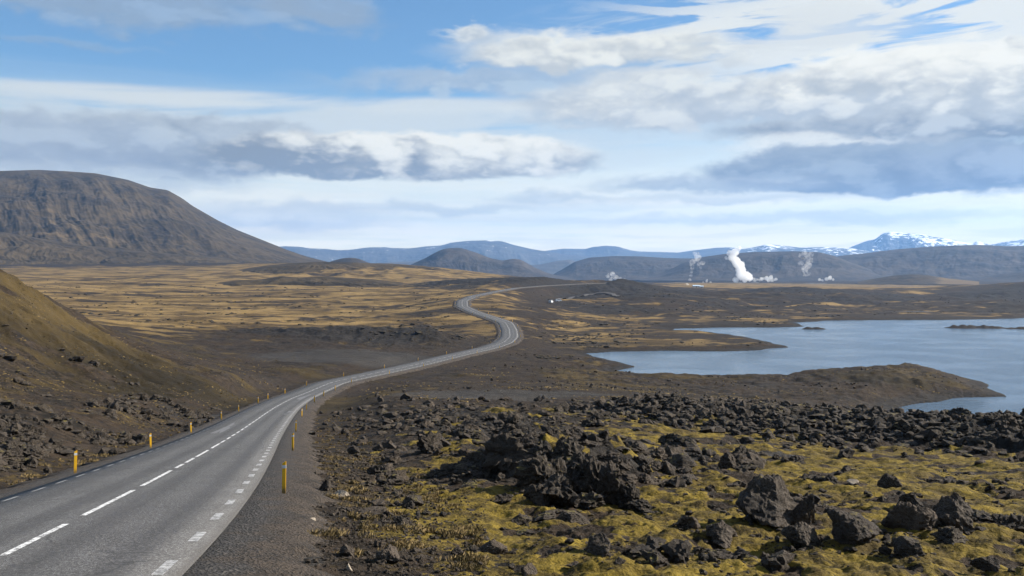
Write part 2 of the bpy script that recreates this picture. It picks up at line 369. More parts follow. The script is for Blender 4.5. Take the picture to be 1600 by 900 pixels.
    mossreg = (.84*sstep(px, 540, 700)*(1-sstep(r, 60, 90)) + .62*sstep(px, 560, 700)*sstep(r, 60, 90)*(1-sstep(r, 95, 130)) + .10*(1-sstep(px, 300, 520)))*(1-sstep(r, 130, 200))
    m0 = fbm(x, y*.75, 3.6, 6, 21, .68, r)*.85+.06
    moss = np.clip(sstep(m0 + mossreg*.50 - shoulder*.9 - lava*.45, .21, .44)*sstep(mossreg, .02, .2), 0, 1)
    if detail:
        cr = ridged(x, y, 2.9, 3, 51, .6, r)*1.0 + ridged(x, y, .9, 3, 52, .6, r)*.33
        cr = cr*np.clip(r/45, .6, 1.2)
        crag = np.clip(wall*1.45+rub*.62+lft*.55+cent*.3+outc*.45, 0, 1)*near
        z = z + cr*crag*off**.3*sstep(al, 6, 12)
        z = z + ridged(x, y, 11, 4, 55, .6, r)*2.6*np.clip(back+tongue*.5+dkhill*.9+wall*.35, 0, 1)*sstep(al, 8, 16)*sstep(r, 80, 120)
        lo = (1-sstep(r, 110, 260))*sstep(al, 5, 9)
        z = z + lo*(billow(x, y, 1.9, 5, 61, .58, r)*.34*(.5+.5*moss) + fbm(x, y, 6., 3, 62, .5, r)*.30 + moss*.08 + ridged(x, y, 1.3, 4, 66, .65, r)*.22*(1-moss))
        z = z + fbm(x, y, .5, 3, 63, .6, r)*.045*(1-sstep(r, 30, 70))*sstep(al, 4.6, 6.5)
        z = z + fbm(x, y, 9, 4, 64, .5, r)*.5*sstep(r, 130, 260)*sstep(al, 7, 18)*(1-np.clip(gvp, 0, 1)*.9)
        mid = sstep(r, 150, 260)*(1-sstep(r, 500, 900))*sstep(al, 8, 18)*(1-np.clip(gvp, 0, 1)*.9)
        z = z + ridged(x, y, 7, 4, 65, .6, r)*1.25*mid*np.clip(rhs+.25, 0, 1)
    # shore: the land runs down to the water, the bed lies below it
    land = .25+np.maximum(z-.25, .1*np.clip(L, 0, 12))*sstep(L, -4, 34) if False else None
    zl = np.maximum(z, .5+.25*np.clip(L, 0, 10)*.3)
    zl = .12 + (zl-.12)*sstep(L, -1, 13)**.8
    z = np.where(L < 400, np.where(L > 0, np.where(r < 830, zl, z), -np.minimum(2.5, -L*.25+.1)), z)
    # islets
    for (p, q, sx, sy, h) in ((1270, 514.2, 8.5, 5., 2.6), (1505, 512.5, 11, 6, 3.2), (1545, 512.8, 13, 5, 2.9), (1595, 514, 12, 3.5, 2.6)):
        ix, iy = onlake(p, q); g = np.exp(-((x-ix)/sx)**2-((y-iy)/sy)**2)
        z = np.where(L <= 0, np.maximum(z, -1.3+h*g*(1+.3*gn(x/3, y/3, 77))), z)
        lava = np.maximum(lava, (g > .2)*.5)
    # roadbed: the ground keeps below the carriageway and its shoulders
    bed = zr-.34-.10*np.clip(al-4.6, 0, 40)
    wr = 1-sstep(al, 5.0+r*.006, 12+r*.02)
    z = np.where(al < 60, z*(1-wr)+np.minimum(bed, z+50)*wr, z)
    z = np.where(al < 4.6+r*.004, np.minimum(z, zr-.34), z)
    # cover
    g1 = fbm(x*.6, y, 60, 5, 71, .55); g2 = fbm(x*.7, y, 14, 5, 72, .55, r)
    plain = (1-sstep(px, 760, 860))*sstep(r, 330, 480)*(1-sstep(r, 2000, 2600))
    greg = plain*1.0 + .62*rhs*sstep(r, 600, 1000)*(1-sstep(r, 2200, 2900)) + .68*rhs*sstep(r, 130, 200)*(1-sstep(r, 600, 900)) + 1.1*sstep(px, 1020, 1080)*sstep(r, 1650, 1900)*(1-sstep(r, 3000, 3400)) + .24*hill + .62*sstep(r, 60, 120)*(1-sstep(px, 560, 760))*(1-sstep(r, 330, 430)) + .30*sstep(r, 60, 110)*sstep(px, 560, 760)*(1-rhs)*(1-sstep(r, 330, 430))
    greg = greg + blob(px, lr, 900, 215, 160, .08)*.5 + blob(px, lr, 1440, 250, 90, .10)*.6
    shore = -np.exp(-((L-3)/6.)**2)*(r < 820)*.45
    lava = np.maximum(lava, np.exp(-((L-1)/5.)**2)*(r < 820)*.8)
    g3 = fbm(x, y, 7, 6, 74, .72, r)*1.5
    grass = sstep(greg*.62 + shore + (g1*.40+g2*.38+g3*.30) - gvp*.8 - lava*.55*(1-plain*.4), .10, .80)
    grass = np.maximum(grass*sstep(r, 45, 95), 0)
    dry = (1-sstep(r, 60, 110))*np.exp(-((al-7.2)/1.6)**2)*sstep(fbm(x, y, 1.1, 3, 73), .05, .4)*.9
    grass = np.maximum(grass, dry)
    gravel = np.clip(np.maximum(gvp*1.3, shoulder*1.1*(r < 400)), 0, 1)
    salt = sstep(blob(px, lr, 1250, 3300, 220, .10)*.8 + blob(px, lr, 1550, 3100, 60, .06)*.7 + blob(px, lr, 1100, 2100, 40, .04)+ fbm(x*.3, y, 90, 3, 81)*.8, .85, 1.1)*(r > 1800)*(r < 4200)
    return z, moss, grass, lava, gravel, salt, lat

# ------------------------------------------------------------------ object helpers
def tag(o, label=None, cat=None, group=None, kind=None):
    if label: o['label'] = label
    if cat: o['category'] = cat
    if group: o['group'] = group
    if kind: o['kind'] = kind
    return o
def link(name, me, mat=None, parent=None, **k):
    o = bpy.data.objects.new(name, me); C.objects.link(o)
    if mat: me.materials.append(mat)
    if parent: o.parent = parent
    return tag(o, **k)
def npmesh(name, co, faces, smooth=False):
    me = bpy.data.meshes.new(name); co = np.asarray(co, np.float32); faces = np.asarray(faces, np.int32)
    nf, k = faces.shape
    me.vertices.add(len(co)); me.vertices.foreach_set('co', co.ravel())
    me.loops.add(nf*k); me.loops.foreach_set('vertex_index', faces.ravel())
    me.polygons.add(nf); me.polygons.foreach_set('loop_start', np.arange(0, nf*k, k, dtype=np.int32))
    try: me.polygons.foreach_set('loop_total', np.full(nf, k, np.int32))
    except Exception: pass
    me.polygons.foreach_set('use_smooth', np.full(nf, smooth))
    me.update(calc_edges=True); return me
def gridfaces(nr, nc, wrap=False):
    i, j = np.meshgrid(np.arange(nr-1), np.arange(nc if wrap else nc-1), indexing='ij')
    a = i*nc+j; b = i*nc+(j+1) % nc; return np.stack([a, b, b+nc, a+nc], -1).reshape(-1, 4)
def colattr(me, name, arr):
    a = me.color_attributes.new(name, 'FLOAT_COLOR', 'POINT'); a.data.foreach_set('color', np.asarray(arr, np.float32).ravel())
def newmat(name):
    m = bpy.data.materials.new(name); m.use_nodes = True; b = NB(m.node_tree)
    p = [n for n in b.n if n.type == 'BSDF_PRINCIPLED'][0]; p.inputs['Roughness'].default_value = .9
    if 'Specular IOR Level' in p.inputs: p.inputs['Specular IOR Level'].default_value = .25
    return m, b, p
def objco(b, which='Object'): n = b.n.new('ShaderNodeTexCoord'); return V(b, n.outputs[which])
def attr(b, name):
    n = b.n.new('ShaderNodeAttribute'); n.attribute_name = name; return V(b, n.outputs['Color']), V(b, n.outputs['Alpha'])

# ------------------------------------------------------------------ ground
mat_ground, b, p = newmat('ground')
co = objco(b); cA, aA = attr(b, 'cover'); cB, aB = attr(b, 'cover_more')
moss, grass, lava = b.sep(cA); salt, olive, _u = b.sep(cB)
nf = b.noise(co, 1.1, 12, .62); nm = b.noise(co, .045, 10, .6); ng = b.noise(co, 13., 6, .65); nw = b.noise(b.vmul(co, (.7, 1., 1.)), .03, 14, .66)
soil = b.mix(b.ss(nf, .42, .60), (.016, .013, .010), (.052, .039, .029))
soil = b.mix(b.ss(nm, .40, .62)*.6, soil, (.042, .029, .019))
soil = b.mix(b.ss(b.noise(co, .22, 10, .7), .52, .62)*.75, soil, (.013, .012, .011))
peb = b.voro(co, 9., 'F1', 0); pebc = b.voro(co, 9., 'F1', 1); pr, pg, pb_ = b.sep(pebc)
grav = b.mix(b.ss(ng*.6+nm*.4, .35, .65), (.022, .021, .021), (.056, .051, .048))
grav = b.mix(b.ss(pr, .55, .95)*b.ss(peb, .6, .3), grav, (.125, .112, .10))
c = b.mix(b.ss(aA + (nf-.5)*.5, .3, .7), soil, grav)
lav = b.mix(b.ss(nf, .35, .68), (.011, .010, .010), (.042, .037, .033))
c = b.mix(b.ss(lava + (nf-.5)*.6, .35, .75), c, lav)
gcol = b.mix(b.ss(nw, .38, .62), (.080, .053, .022), (.32, .22, .09))
gcol = b.mix(b.ss(ng, .3, .75)*.35, gcol, (.06, .042, .022))
gcol = b.mix(olive, gcol, b.mix(b.ss(nw, .36, .66), (.022, .017, .009), (.080, .057, .023)))
c = b.mix(b.ss(grass + (nf-.5)*.8 + (nw-.5)*.9, .30, .78), c, gcol)
mcol = b.mix(b.ss(nf, .36, .62), (.038, .028, .010), (.200, .146, .024))
mcol = b.mix(b.ss(ng, .48, .70)*.6, mcol, (.30, .225, .05))
mcol = b.mix(b.ss(b.noise(co, .5, 5, .6), .46, .66)*.7, mcol, (.085, .062, .024))
mcol = b.mix(b.ss(b.noise(co, 5.5, 5, .7), .56, .66)*.7, mcol, (.035, .028, .014))
c = b.mix(b.ss(moss + (nf-.5)*.9 + (ng-.5)*.25, .42, .62), c, mcol)
c = b.mix(b.ss(salt + (nw-.5)*.9, .45, .8), c, (.42, .43, .46))
c = b.mix(1., c, (.70, .68, .645), 'MULTIPLY')
b.put(p.inputs['Base Color'], c)
bh = nf*1.0 + ng*.22
n1 = b.bump(bh, .20, 1.)
n1 = b.bump(b.ss(peb, .0, .6)*-1., .02, .6, n1)
n1 = b.bump(b.noise(co, .16, 9, .62), 1.5, .55, n1)
b.put(p.inputs['Normal'], n1); p.inputs['Roughness'].default_value = .95; p.inputs['Specular IOR Level'].default_value = .12

def logs(a, b_, s): return list(np.exp(np.arange(math.log(a), math.log(b_), s)))
rr = logs(3.5, 15, .07)+logs(15, 130, .0036)+logs(130, 1500, .0062)+logs(1500, 4500, .011)+logs(4500, 42000, .05)
rr = np.array(rr)
aa = np.concatenate([np.linspace(-math.pi, -.60, 70)[:-1], np.linspace(-.60, -.53, 20)[:-1], np.linspace(-.53, .53, 1250), np.linspace(.53, .60, 20)[1:], np.linspace(.60, math.pi, 70)[1:-1]])
nr, nc = len(rr), len(aa)
GX = rr[:, None]*np.sin(aa); GY = rr[:, None]*np.cos(aa)
GZ = np.zeros((nr, nc)); A1 = np.zeros((nr, nc, 4), np.float32); A2 = np.zeros((nr, nc, 4), np.float32)
for i0 in range(0, nr, 12):
    i1 = min(nr, i0+12); lo, hi = rr[i0]*.94-32, rr[i1-1]*1.06+32
    sel = np.nonzero((RR > lo) & (RR < hi))[0]
    sel = sel[::(1 if rr[i0] < 150 else 4)]
    x, y = GX[i0:i1].ravel(), GY[i0:i1].ravel()
    z, mo, gr, la, gv, sa, lat = terrain(x, y, sel)
    sh = (i1-i0, nc); GZ[i0:i1] = z.reshape(sh)
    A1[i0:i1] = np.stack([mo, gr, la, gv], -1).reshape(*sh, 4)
    r_ = np.hypot(x, y); ol = 1-sstep(r_, 270, 520)
    A2[i0:i1] = np.stack([sa, ol, ol*0, ol*0+1], -1).reshape(*sh, 4)
# behind the camera the ground levels out
bl = sstep(np.abs(aa), .62, 1.6)[None, :]*sstep(rr, 30, 300)[:, None]
GZ = GZ*(1-bl)+(24-.0*rr[:, None])*bl
GZ = GZ - (rr[:, None]**2)/(2*6.371e6*1.15)*sstep(rr, 9000, 15000)[:, None]
verts = np.stack([GX, GY, GZ], -1).reshape(-1, 3)
verts = np.concatenate([verts, [[0, 0, float(GZ[0].mean())]]])
gf = gridfaces(nr, nc, True)[:, ::-1]
cap = np.stack([np.full(nc, nr*nc), np.arange(nc), (np.arange(nc)+1) % nc], -1)
me = npmesh('ground', verts, gf, True)
bm_cap = npmesh('cap', np.concatenate([verts[:nc], verts[-1:]]), np.stack([np.full(nc, nc), (np.arange(nc)+1) % nc, np.arange(nc)], -1)) if False else None
colattr(me, 'cover', np.concatenate([A1.reshape(-1, 4), [[0, 0, 0, 1]]])); colattr(me, 'cover_more', np.concatenate([A2.reshape(-1, 4), [[0, 1, 0, 1]]]))
ground = link('ground', me, mat_ground, kind='structure', label='rolling moss, gravel, dry grass and lava ground of the whole valley')
def ground_z(x, y):
    x, y = np.atleast_1d(np.asarray(x, float)), np.atleast_1d(np.asarray(y, float))
    lr_ = np.log(np.maximum(np.hypot(x, y), rr[0])); a_ = np.arctan2(x, y)
    fi = np.clip(np.interp(lr_, np.log(rr), np.arange(nr)), 0, nr-1.001); fj = np.clip(np.interp(a_, aa, np.arange(nc)), 0, nc-1.001)
    i, j = fi.astype(int), fj.astype(int); u, v = fi-i, fj-j
    return (GZ[i, j]*(1-u)+GZ[i+1, j]*u)*(1-v)+(GZ[i, j+1]*(1-u)+GZ[i+1, j+1]*u)*v
def cover_at(x, y):
    i = np.clip(np.searchsorted(rr, np.hypot(x, y)), 0, nr-1); j = np.clip(np.searchsorted(aa, np.arctan2(x, y)), 0, nc-1)
    return A1[i, j]
def hit(px, py, dmin=8, dmax=4000):
    """where the sight line of a photo position meets the ground"""
    d = np.exp(np.linspace(math.log(dmin), math.log(dmax), 3000)); x = (px-800)/F*d
    zz = CAMZ-(py-HY)/F*d; g = ground_z(x, d); k = np.nonzero(g >= zz)[0]
    k = k[0] if len(k) else len(d)-1
    return float(x[k]), float(d[k]), float(g[k])

# ------------------------------------------------------------------ water
mat_water, b, p = newmat('lake_water')
co = objco(b)
p.inputs['Base Color'].default_value = (.07, .11, .16, 1); p.inputs['Roughness'].default_value = .14; p.inputs['IOR'].default_value = 1.333
p.inputs['Specular IOR Level'].default_value = .5
w1_ = b.noise(b.vmul(co, (.55, 1., 1.)), .55, 5, .6, .4); w2_ = b.noise(co, .035, 3, .5); w3 = b.noise(co, 2.4, 3, .6)
amp = b.ss(w2_, .38, .62, .35, 1.)
b.put(p.inputs['Normal'], b.bump((w1_ + w3*.25)*amp, .9, 1.))
me = npmesh('lake', [(-20, 185, 0), (900, 185, 0), (900, 800, 0), (-20, 800, 0)], [[0, 1, 2, 3]])
link('lake_water', me, mat_water, kind='structure', label='wind rippled blue lake with several bays')

# ------------------------------------------------------------------ road
mat_asph, b, p = newmat('asphalt')
uvn = b.n.new('ShaderNodeUVMap'); uvn.uv_map = 'road'; u, v, _ = b.sep(V(b, uvn.outputs[0])); co = objco(b)
ag = b.voro(co, 55., 'F1', 1); a1, a2, a3 = b.sep(ag); bn = b.noise(co, .5, 8, .6); sn = b.noise(b.xyz(u*1.4, v*.05, 0.), 1., 6, .6)
base = b.mix(b.ss(bn, .3, .7), (.042, .040, .039), (.067, .064, .063))
base = b.mix(b.ss(a1, .6, 1.)*.6, base, (.26, .26, .26))
base = b.mix(b.ss(a2, .75, 1.)*.6, base, (.04, .04, .04))
au = b.m('ABSOLUTE', u)
trk = b.m('ADD', b.ss(b.m('ABSOLUTE', au-.85), .55, .1), b.ss(b.m('ABSOLUTE', au-2.35), .55, .1), clamp=True)
base = b.mix(trk*b.ss(sn, .2, .7, .30, .72), base, (.036, .035, .036))
base = b.mix(b.ss(sn, .52, .75)*.25, base, (.15, .15, .15))
sp_ = b.noise(co, 14., 4, .75); base = b.mix(b.ss(sp_, .52, .68)*.5, base, (.20, .195, .19)); base = b.mix(b.ss(sp_, .46, .34)*.55, base, (.035, .034, .034))
crk = b.voro(b.vadd(co, b.vmul(b.noise(co, .9, 4, .6, col=True), (1.4, 1.4, 0.))), .22, 'DISTANCE_TO_EDGE', 0)
base = b.mix(b.ss(crk, .012, .002)*b.ss(bn, .45, .6)*.7, base, (.03, .03, .03))
base = b.mix(b.ss(au, 3.35, 3.62)*.75, base, (.055, .051, .048))
b.put(p.inputs['Base Color'], base); p.inputs['Roughness'].default_value = .78; p.inputs['Specular IOR Level'].default_value = .25
b.put(p.inputs['Normal'], b.bump(b.voro(co, 55., 'F1', 0), .006, .7))
mat_shoulder, b, p = newmat('shoulder_gravel')
co = objco(b); ng = b.noise(co, 9., 6, .65); pc = b.voro(co, 16., 'F1', 1); r1, r2, r3 = b.sep(pc); pd = b.voro(co, 16., 'F1', 0)
nf = b.noise(co, .9, 6, .6)
c = b.mix(b.ss(ng, .3, .7), (.022, .020, .020), (.060, .054, .050)); c = b.mix(b.ss(r1, .7, 1.)*.8, c, (.12, .108, .095)); c = b.mix(b.ss(nf, .55, .7)*.5, c, (.085, .066, .045))
un = b.n.new('ShaderNodeUVMap'); un.uv_map = 'verge'; uu, vv, _ = b.sep(V(b, un.outputs[0])); uu = b.m('ABSOLUTE', uu)
edge = b.mix(b.ss(ng*.5+nf*.5, .38, .62), (.022, .018, .015), (.070, .054, .041))
c = b.mix(b.ss(uu + (nf-.5)*3.2, 3.9, 4.9), c, edge)
c = b.mix(b.ss(uu + (nf-.5)*.8, 4.2, 3.5)*.7, c, (.030, .028, .027))
b.put(p.inputs['Base Color'], c); b.put(p.inputs['Normal'], b.bump(pd, .05, 1., b.bump(ng, .14, 1.)))
def ribbon(name, offs, dz, mat, i0, i1, step=2, uvname=None, jit=None, **k):
    idx = np.arange(i0, i1, step); m = len(offs); co = np.zeros((len(idx), m, 3))
    for j, (o, h) in enumerate(zip(offs, dz)):
        oo = np.full(len(idx), float(o))
        if jit is not None: oo = oo+jit[j]*gn(RS[idx]/1.3, RS[idx]*0+j*3.3, 5+j)
        co[:, j, 0] = RD[idx, 0]+RN[idx, 0]*oo; co[:, j, 1] = RD[idx, 1]+RN[idx, 1]*oo; co[:, j, 2] = RD[idx, 2]+h
    me = npmesh(name, co.reshape(-1, 3), gridfaces(len(idx), m)[:, ::-1], True)
    if uvname:
        U = np.zeros((len(idx), m, 2)); U[..., 0] = offs; U[..., 1] = RS[idx][:, None]
        lay = me.uv_layers.new(name=uvname); vi = np.empty(len(me.loops), np.int32); me.loops.foreach_get('vertex_index', vi)
        lay.data.foreach_set('uv', U.reshape(-1, 2)[vi].astype(np.float32).ravel())
    return link(name, me, mat, **k)
iE = len(RD)-2
iS = int(np.argmin(np.abs(RD[:, 1]+60)))
ribbon('road_shoulder', [-6.5, -5.8, -5.2, -4.6, -3.55, -3.3, 3.3, 3.55, 4.6, 5.2, 5.8, 6.5], [-1.1, -.50, -.22, -.10, -.05, -.12, -.12, -.05, -.10, -.22, -.50, -1.1], mat_shoulder, iS, iE, 1,
       jit=[.9, .8, .5, .2, 0, 0, 0, 0, .2, .5, .8, .9], uvname='verge', kind='structure', label='dark gravel shoulders and embankment under the road')
road = ribbon('road', [-3.62, -3.58, -2.4, -1.2, 0, 1.2, 2.4, 3.58, 3.62], [-.12, 0, .02, .035, .04, .035, .02, 0, -.12], mat_asph, iS, iE, 1, uvname='road', kind='structure',
              label='grey two lane asphalt road winding down the valley')
def crown_h(o): return float(np.interp(abs(o), [0, 1.2, 2.4, 3.58], [.04, .035, .02, 0]))
def paintmat(name, colr, wear):
    m, b, p = newmat(name); co = objco(b); n = b.noise(co, 6., 8, .7); worn_c = (.085, .083, .082); n2 = b.noise(co, 45., 3, .6)
    b.put(p.inputs['Base Color'], b.mix(b.ss(n*.6+n2*.4, .5-wear, .5+wear*.6+.06), colr, worn_c) if wear else colr); p.inputs['Roughness'].default_value = .7
    return m
mat_paint = paintmat('road_paint', (.62, .62, .62), .02)
mat_worn = paintmat('worn_road_paint', (.40, .40, .40), .10)
mat_faint = paintmat('faint_road_paint', (.26, .26, .26), .14)
def dashes(name, off, width, spans, mat, label):
    V_, F_ = [], []
    for s0, s1 in spans:
        n = max(2, int((s1-s0)/1.0)+1); ss_ = np.linspace(s0, s1, n)
        X = np.interp(ss_, RS, RD[:, 0]); Y = np.interp(ss_, RS, RD[:, 1]); Z = np.interp(ss_, RS, RD[:, 2])
        NX = np.interp(ss_, RS, RN[:, 0]); NY = np.interp(ss_, RS, RN[:, 1]); b0 = len(V_)
        for k in range(n):
            for o in (off-width/2, off+width/2): V_.append((X[k]+NX[k]*o, Y[k]+NY[k]*o, Z[k]+crown_h(o)+.005+.00002*math.hypot(X[k], Y[k])))
        for k in range(n-1): a = b0+2*k; F_.append((a, a+1, a+3, a+2))
    link(name, npmesh(name, V_, F_), mat, road, label=label)
def s_of(px, py):                                    # arc position of a photo position on the road surface
    k = np.argmin((800+F*RD[40:, 0]/np.maximum(RD[40:, 1], 1)-px)**2*(RD[40:, 1] > 10)+(HY+F*(CAMZ-RD[40:, 2])/np.maximum(RD[40:, 1], 1)-py)**2+1e9*(RD[40:, 1] <= 10))
    return RS[40+k]
cd = [(s_of(*a), s_of(*c_)) for a, c_ in [((-60, 898), (-30, 884)), ((0, 871), (100, 824)), ((125, 809), (210, 769)), ((223, 761), (269, 739)), ((276, 734), (286, 728)), ((292, 725), (304, 719)), ((308, 716), (327, 706)), ((331, 702), (344, 696))]]
s = cd[-1][1]+1.2
while s < RS[-1]-8: cd.append((s, s+3.2)); s += 5.0
sb = cd[0][0]-8
while sb > RS[iS]: cd.append((sb, sb+4)); sb -= 9
dashes('centre_line', 0, .14, cd, mat_paint, 'bright white dashed centre line')
s0 = s_of(40, 880)-60
e = []; s = s0
while s < RS[-1]-6: e.append((s, s+1.15)); s += 3.0
dashes('edge_line', 3.22, .20, e, mat_worn, 'worn short edge dashes along the right side')
dashes('edge_line', -3.22, .10, [(q+.4, q+1.9) for q, _ in e], mat_faint, 'thin worn edge dashes along the left side')
# pale patches of worn surfacing
def patch(px, py, off, ln, wd, seed):
    s0 = s_of(px, py); n = 26; pts = []
    for k in range(n):
        t = k/n*2*math.pi; rr_ = 1+.35*math.sin(3*t+seed)+.2*math.sin(7*t+seed*2)
        pts.append((s0+math.cos(t)*ln*rr_, off+math.sin(t)*wd*rr_))
    V_ = []
    for s_, o in [(s0, off)]+pts:
        V_.append((np.interp(s_, RS, RD[:, 0])+np.interp(s_, RS, RN[:, 0])*o, np.interp(s_, RS, RD[:, 1])+np.interp(s_, RS, RN[:, 1])*o, np.interp(s_, RS, RD[:, 2])+crown_h(o)+.009))
    link('road_patch', npmesh('road_patch', V_, [(0, 1+(k+1) % n, 1+k) for k in range(n)]), mat_patch, road, label='pale worn patch in the asphalt')
mat_patch = paintmat('worn_asphalt_patch', (.16, .16, .165), .12)
patch(462, 626, 1.5, 12, .42, 1.); patch(376, 660, -1.7, 9, .35, 2.); patch(434, 668, 2.7, 2.2, .32, 3.); patch(432, 676, 2.6, .8, .5, 4.)

# gravel track over the dark lava rise
mat_track, b, p = newmat('track_gravel'); co = objco(b)
b.put(p.inputs['Base Color'], b.mix(b.ss(b.noise(co, .3, 6), .3, .7), (.055, .05, .046), (.095, .087, .08)))
def track(pts, width, label):
    P = []
    for px, py in pts: P.append(hit(px, py, 500, 2500))
    P = resample(np.array(P), 4., 2); T = np.gradient(P[:, :2], axis=0); T /= np.linalg.norm(T, axis=1)[:, None]; N_ = np.stack([T[:, 1], -T[:, 0]], 1)
    co = np.zeros((len(P), 5, 3))
    for j, o in enumerate((-1, -.5, 0, .5, 1)):
        co[:, j, :2] = P[:, :2]+N_*o*width/2; co[:, j, 2] = ground_z(co[:, j, 0], co[:, j, 1])+.9
    link('gravel_track', npmesh('gravel_track', co.reshape(-1, 3), gridfaces(len(P), 5)[:, ::-1]), mat_track, kind='structure', label=label)
track([(872, 470.5), (893, 466), (915, 463), (925, 460), (945, 457), (956, 460), (968, 465)], 4, 'pale gravel track crossing the dark lava rise')

# ------------------------------------------------------------------ mountains and hills: each a body with its own distance, width and slopes
def range_mat(name, dark, light, snow=0., nscale=.004, goldc=None, snowlo=0., streaks=False):
    m, b, p = newmat(name); co = objco(b); cA, aA = attr(b, 'cover'); h, g, sn_ = b.sep(cA)
    n = b.noise(co, nscale, 10, .62); n2 = b.noise(b.vmul(co, (1., 1., .35)), nscale*6, 8, .65)
    c = b.mix(b.ss(n*.5+n2*.5, .38, .62), dark, light)
    if goldc: c = b.mix(b.ss(g + (n-.5)*1.3+(n2-.5)*.6, .55, .95)*.8, c, goldc)
    if snow: c = b.mix(b.ss(sn_ + (n-.5)*2.2 + (n2-.5)*3.4, .66, .76), c, (.78, .80, .84))
    b.put(p.inputs['Base Color'], c); b.put(p.inputs['Normal'], b.bump(n2, .12/nscale*.02, .8)); p.inputs['Specular IOR Level'].default_value = .1
    return m
def mountain(name, crest, D, wf, wb, mat, label, gul=.10, gl=140., seed=0, base=-5., skew=0., nn=(500, 130), conv=1.0, snow=None, gold=None, rough=.02, Dcurve=0., flat=0., gs=.22, fan=None):
    c_ = np.array(crest, float); p0, p1 = c_[0, 0], c_[-1, 0]
    px = np.linspace(p0, p1, nn[0]); cpy = np.interp(px, c_[:, 0], c_[:, 1])
    k = max(1, int(nn[0]*6/(p1-p0))); ker = np.hanning(2*k+3); ker /= ker.sum(); cpy = np.convolve(np.pad(cpy, k+1, 'edge'), ker, 'valid')
    a = np.arctan((px-800)/F); xm = (px-(p0+p1)/2)/((p1-p0)/2)
    Dc = D + Dcurve*xm**2
    cz = CAMZ+(HY-cpy)/F*Dc*np.cos(a)
    t = np.concatenate([np.linspace(-1, 0, int(nn[1]*.75)), np.linspace(0, 1, nn[1]-int(nn[1]*.75)+1)[1:]])
    T, PX = np.meshgrid(t, px, indexing='ij'); CZ = np.broadcast_to(cz, T.shape); DC = np.broadcast_to(Dc, T.shape)
    r = DC + np.where(T < 0, T*wf, T*wb); Aa = np.broadcast_to(a, T.shape); X, Y = r*np.sin(Aa), r*np.cos(Aa)
    q = 1-np.abs(T); pr = np.where(T < 0, np.where(q < .5, 2*q*q*(1.) , 1-2*(1-q)**2)*.5+.5*q**conv, np.where(q < .5, 2*q*q, 1-2*(1-q)**2))
    if flat: pr = np.where(T < 0, np.clip(pr/(1-flat), 0, 1), pr); pr = np.where(T < 0, pr*(.94+.06*q), pr)
    hh = np.maximum(CZ-base, 0)
    env = np.clip(4*q*(1-q), 0, 1)*(T < 0)+(T >= 0)*np.clip(4*q*(1-q), 0, 1)
    arc = Aa*D
    if fan is not None: arc = (arc-math.atan((fan-800)/F)*D)*(1+.42*np.minimum(T, 0))
    g = ridged(arc+skew*wf*T + 30*gn(arc/gl*.7, T*4, seed+9), r*gs, gl, 6, seed+1, .55)
    g2 = fbm(X, Y, gl*1.4, 5, seed+20, .5)
    Z = base+hh*pr + hh*env*(gul*g + gul*.45*g2) + hh*rough*g2*np.minimum(q*3, 1)*(.08+env)
    cv = np.zeros(T.shape+(4,)); cv[..., 0] = pr
    if gold is not None: cv[..., 1] = gold(PX, T, pr)
    if snow is not None: cv[..., 2] = snow(PX, T, pr)+.35*g
    me = npmesh(name, np.stack([X, Y, Z], -1).reshape(-1, 3), gridfaces(*T.shape)[:, ::-1], True); colattr(me, 'cover', cv.reshape(-1, 4))
    return link(name, me, mat, kind='structure', label=label)
m_left = range_mat('brown_mountain', (.018, .0135, .008), (.060, .044, .024), nscale=.006, goldc=(.13, .09, .045))
m_dark = range_mat('dark_hills', (.022, .021, .021), (.060, .050, .042), nscale=.004, goldc=(.15, .115, .07))  # dark lava tone, with the cloud shadow over these hills put into the colour
m_blue = range_mat('far_mountains', (.035, .036, .036), (.075, .07, .062), nscale=.0015)
m_snow = range_mat('snowy_mountains', (.035, .038, .042), (.07, .07, .068), snow=1, nscale=.0016)
mountain('mountain', [(-1100, 330), (-700, 290), (-300, 280), (0, 267), (60, 265.5), (110, 268), (150, 271), (200, 281), (235, 293), (262, 297), (285, 310), (300, 321), (340, 344), (370, 359), (400, 371), (450, 391), (480, 401), (520, 411), (560, 420)],
         4200, 1750, 1500, m_left, 'broad brown gullied mountain with a flat top rising behind the valley', gul=.085, gl=190, seed=104, base=38, skew=.06, nn=(1300, 330), conv=1.5, flat=.0, gs=.12, fan=60,
         gold=lambda px, t, pr: np.exp(-((pr-.30)/.12)**2)*sstep(px, 420, 150)*.5+np.exp(-((px-70)/60)**2-((pr-.5)/.15)**2)*.45+.25*(pr < .25))
mountain('hill', [(-500, 400), (-200, 370), (0, 362), (60, 372), (130, 383), (200, 390), (290, 398), (360, 404), (420, 411)], 2950, 600, 500, m_left, 'low tawny foothill under the broad brown mountain', gul=.2, gl=110, seed=130, base=40, nn=(800, 120),
         gold=lambda px, t, pr: .35+0*px)
mountain('hill', [(250, 440), (310, 434), (350, 427), (400, 417), (450, 411.5), (500, 409), (560, 410.5), (620, 412.5), (680, 418), (720, 424), (760, 430), (800, 435.5), (835, 441)], 1800, 420, 300, m_left, 'long low brown ridge with a gullied face in front of the cone', gul=.16, gl=75, seed=134, base=8, nn=(900, 150), gold=lambda px, t, pr: .45*(pr < .5)+.15)
mountain('hill', [(300, 449), (335, 442), (372, 438), (410, 437), (440, 431.5), (470, 434), (500, 432), (540, 434), (590, 437), (640, 443), (670, 448)], 1330, 170, 150, m_left, 'tawny eroded bank below the long low brown ridge', gul=.25, gl=45, seed=137, base=2, nn=(600, 100), gold=lambda px, t, pr: .5+0*px)
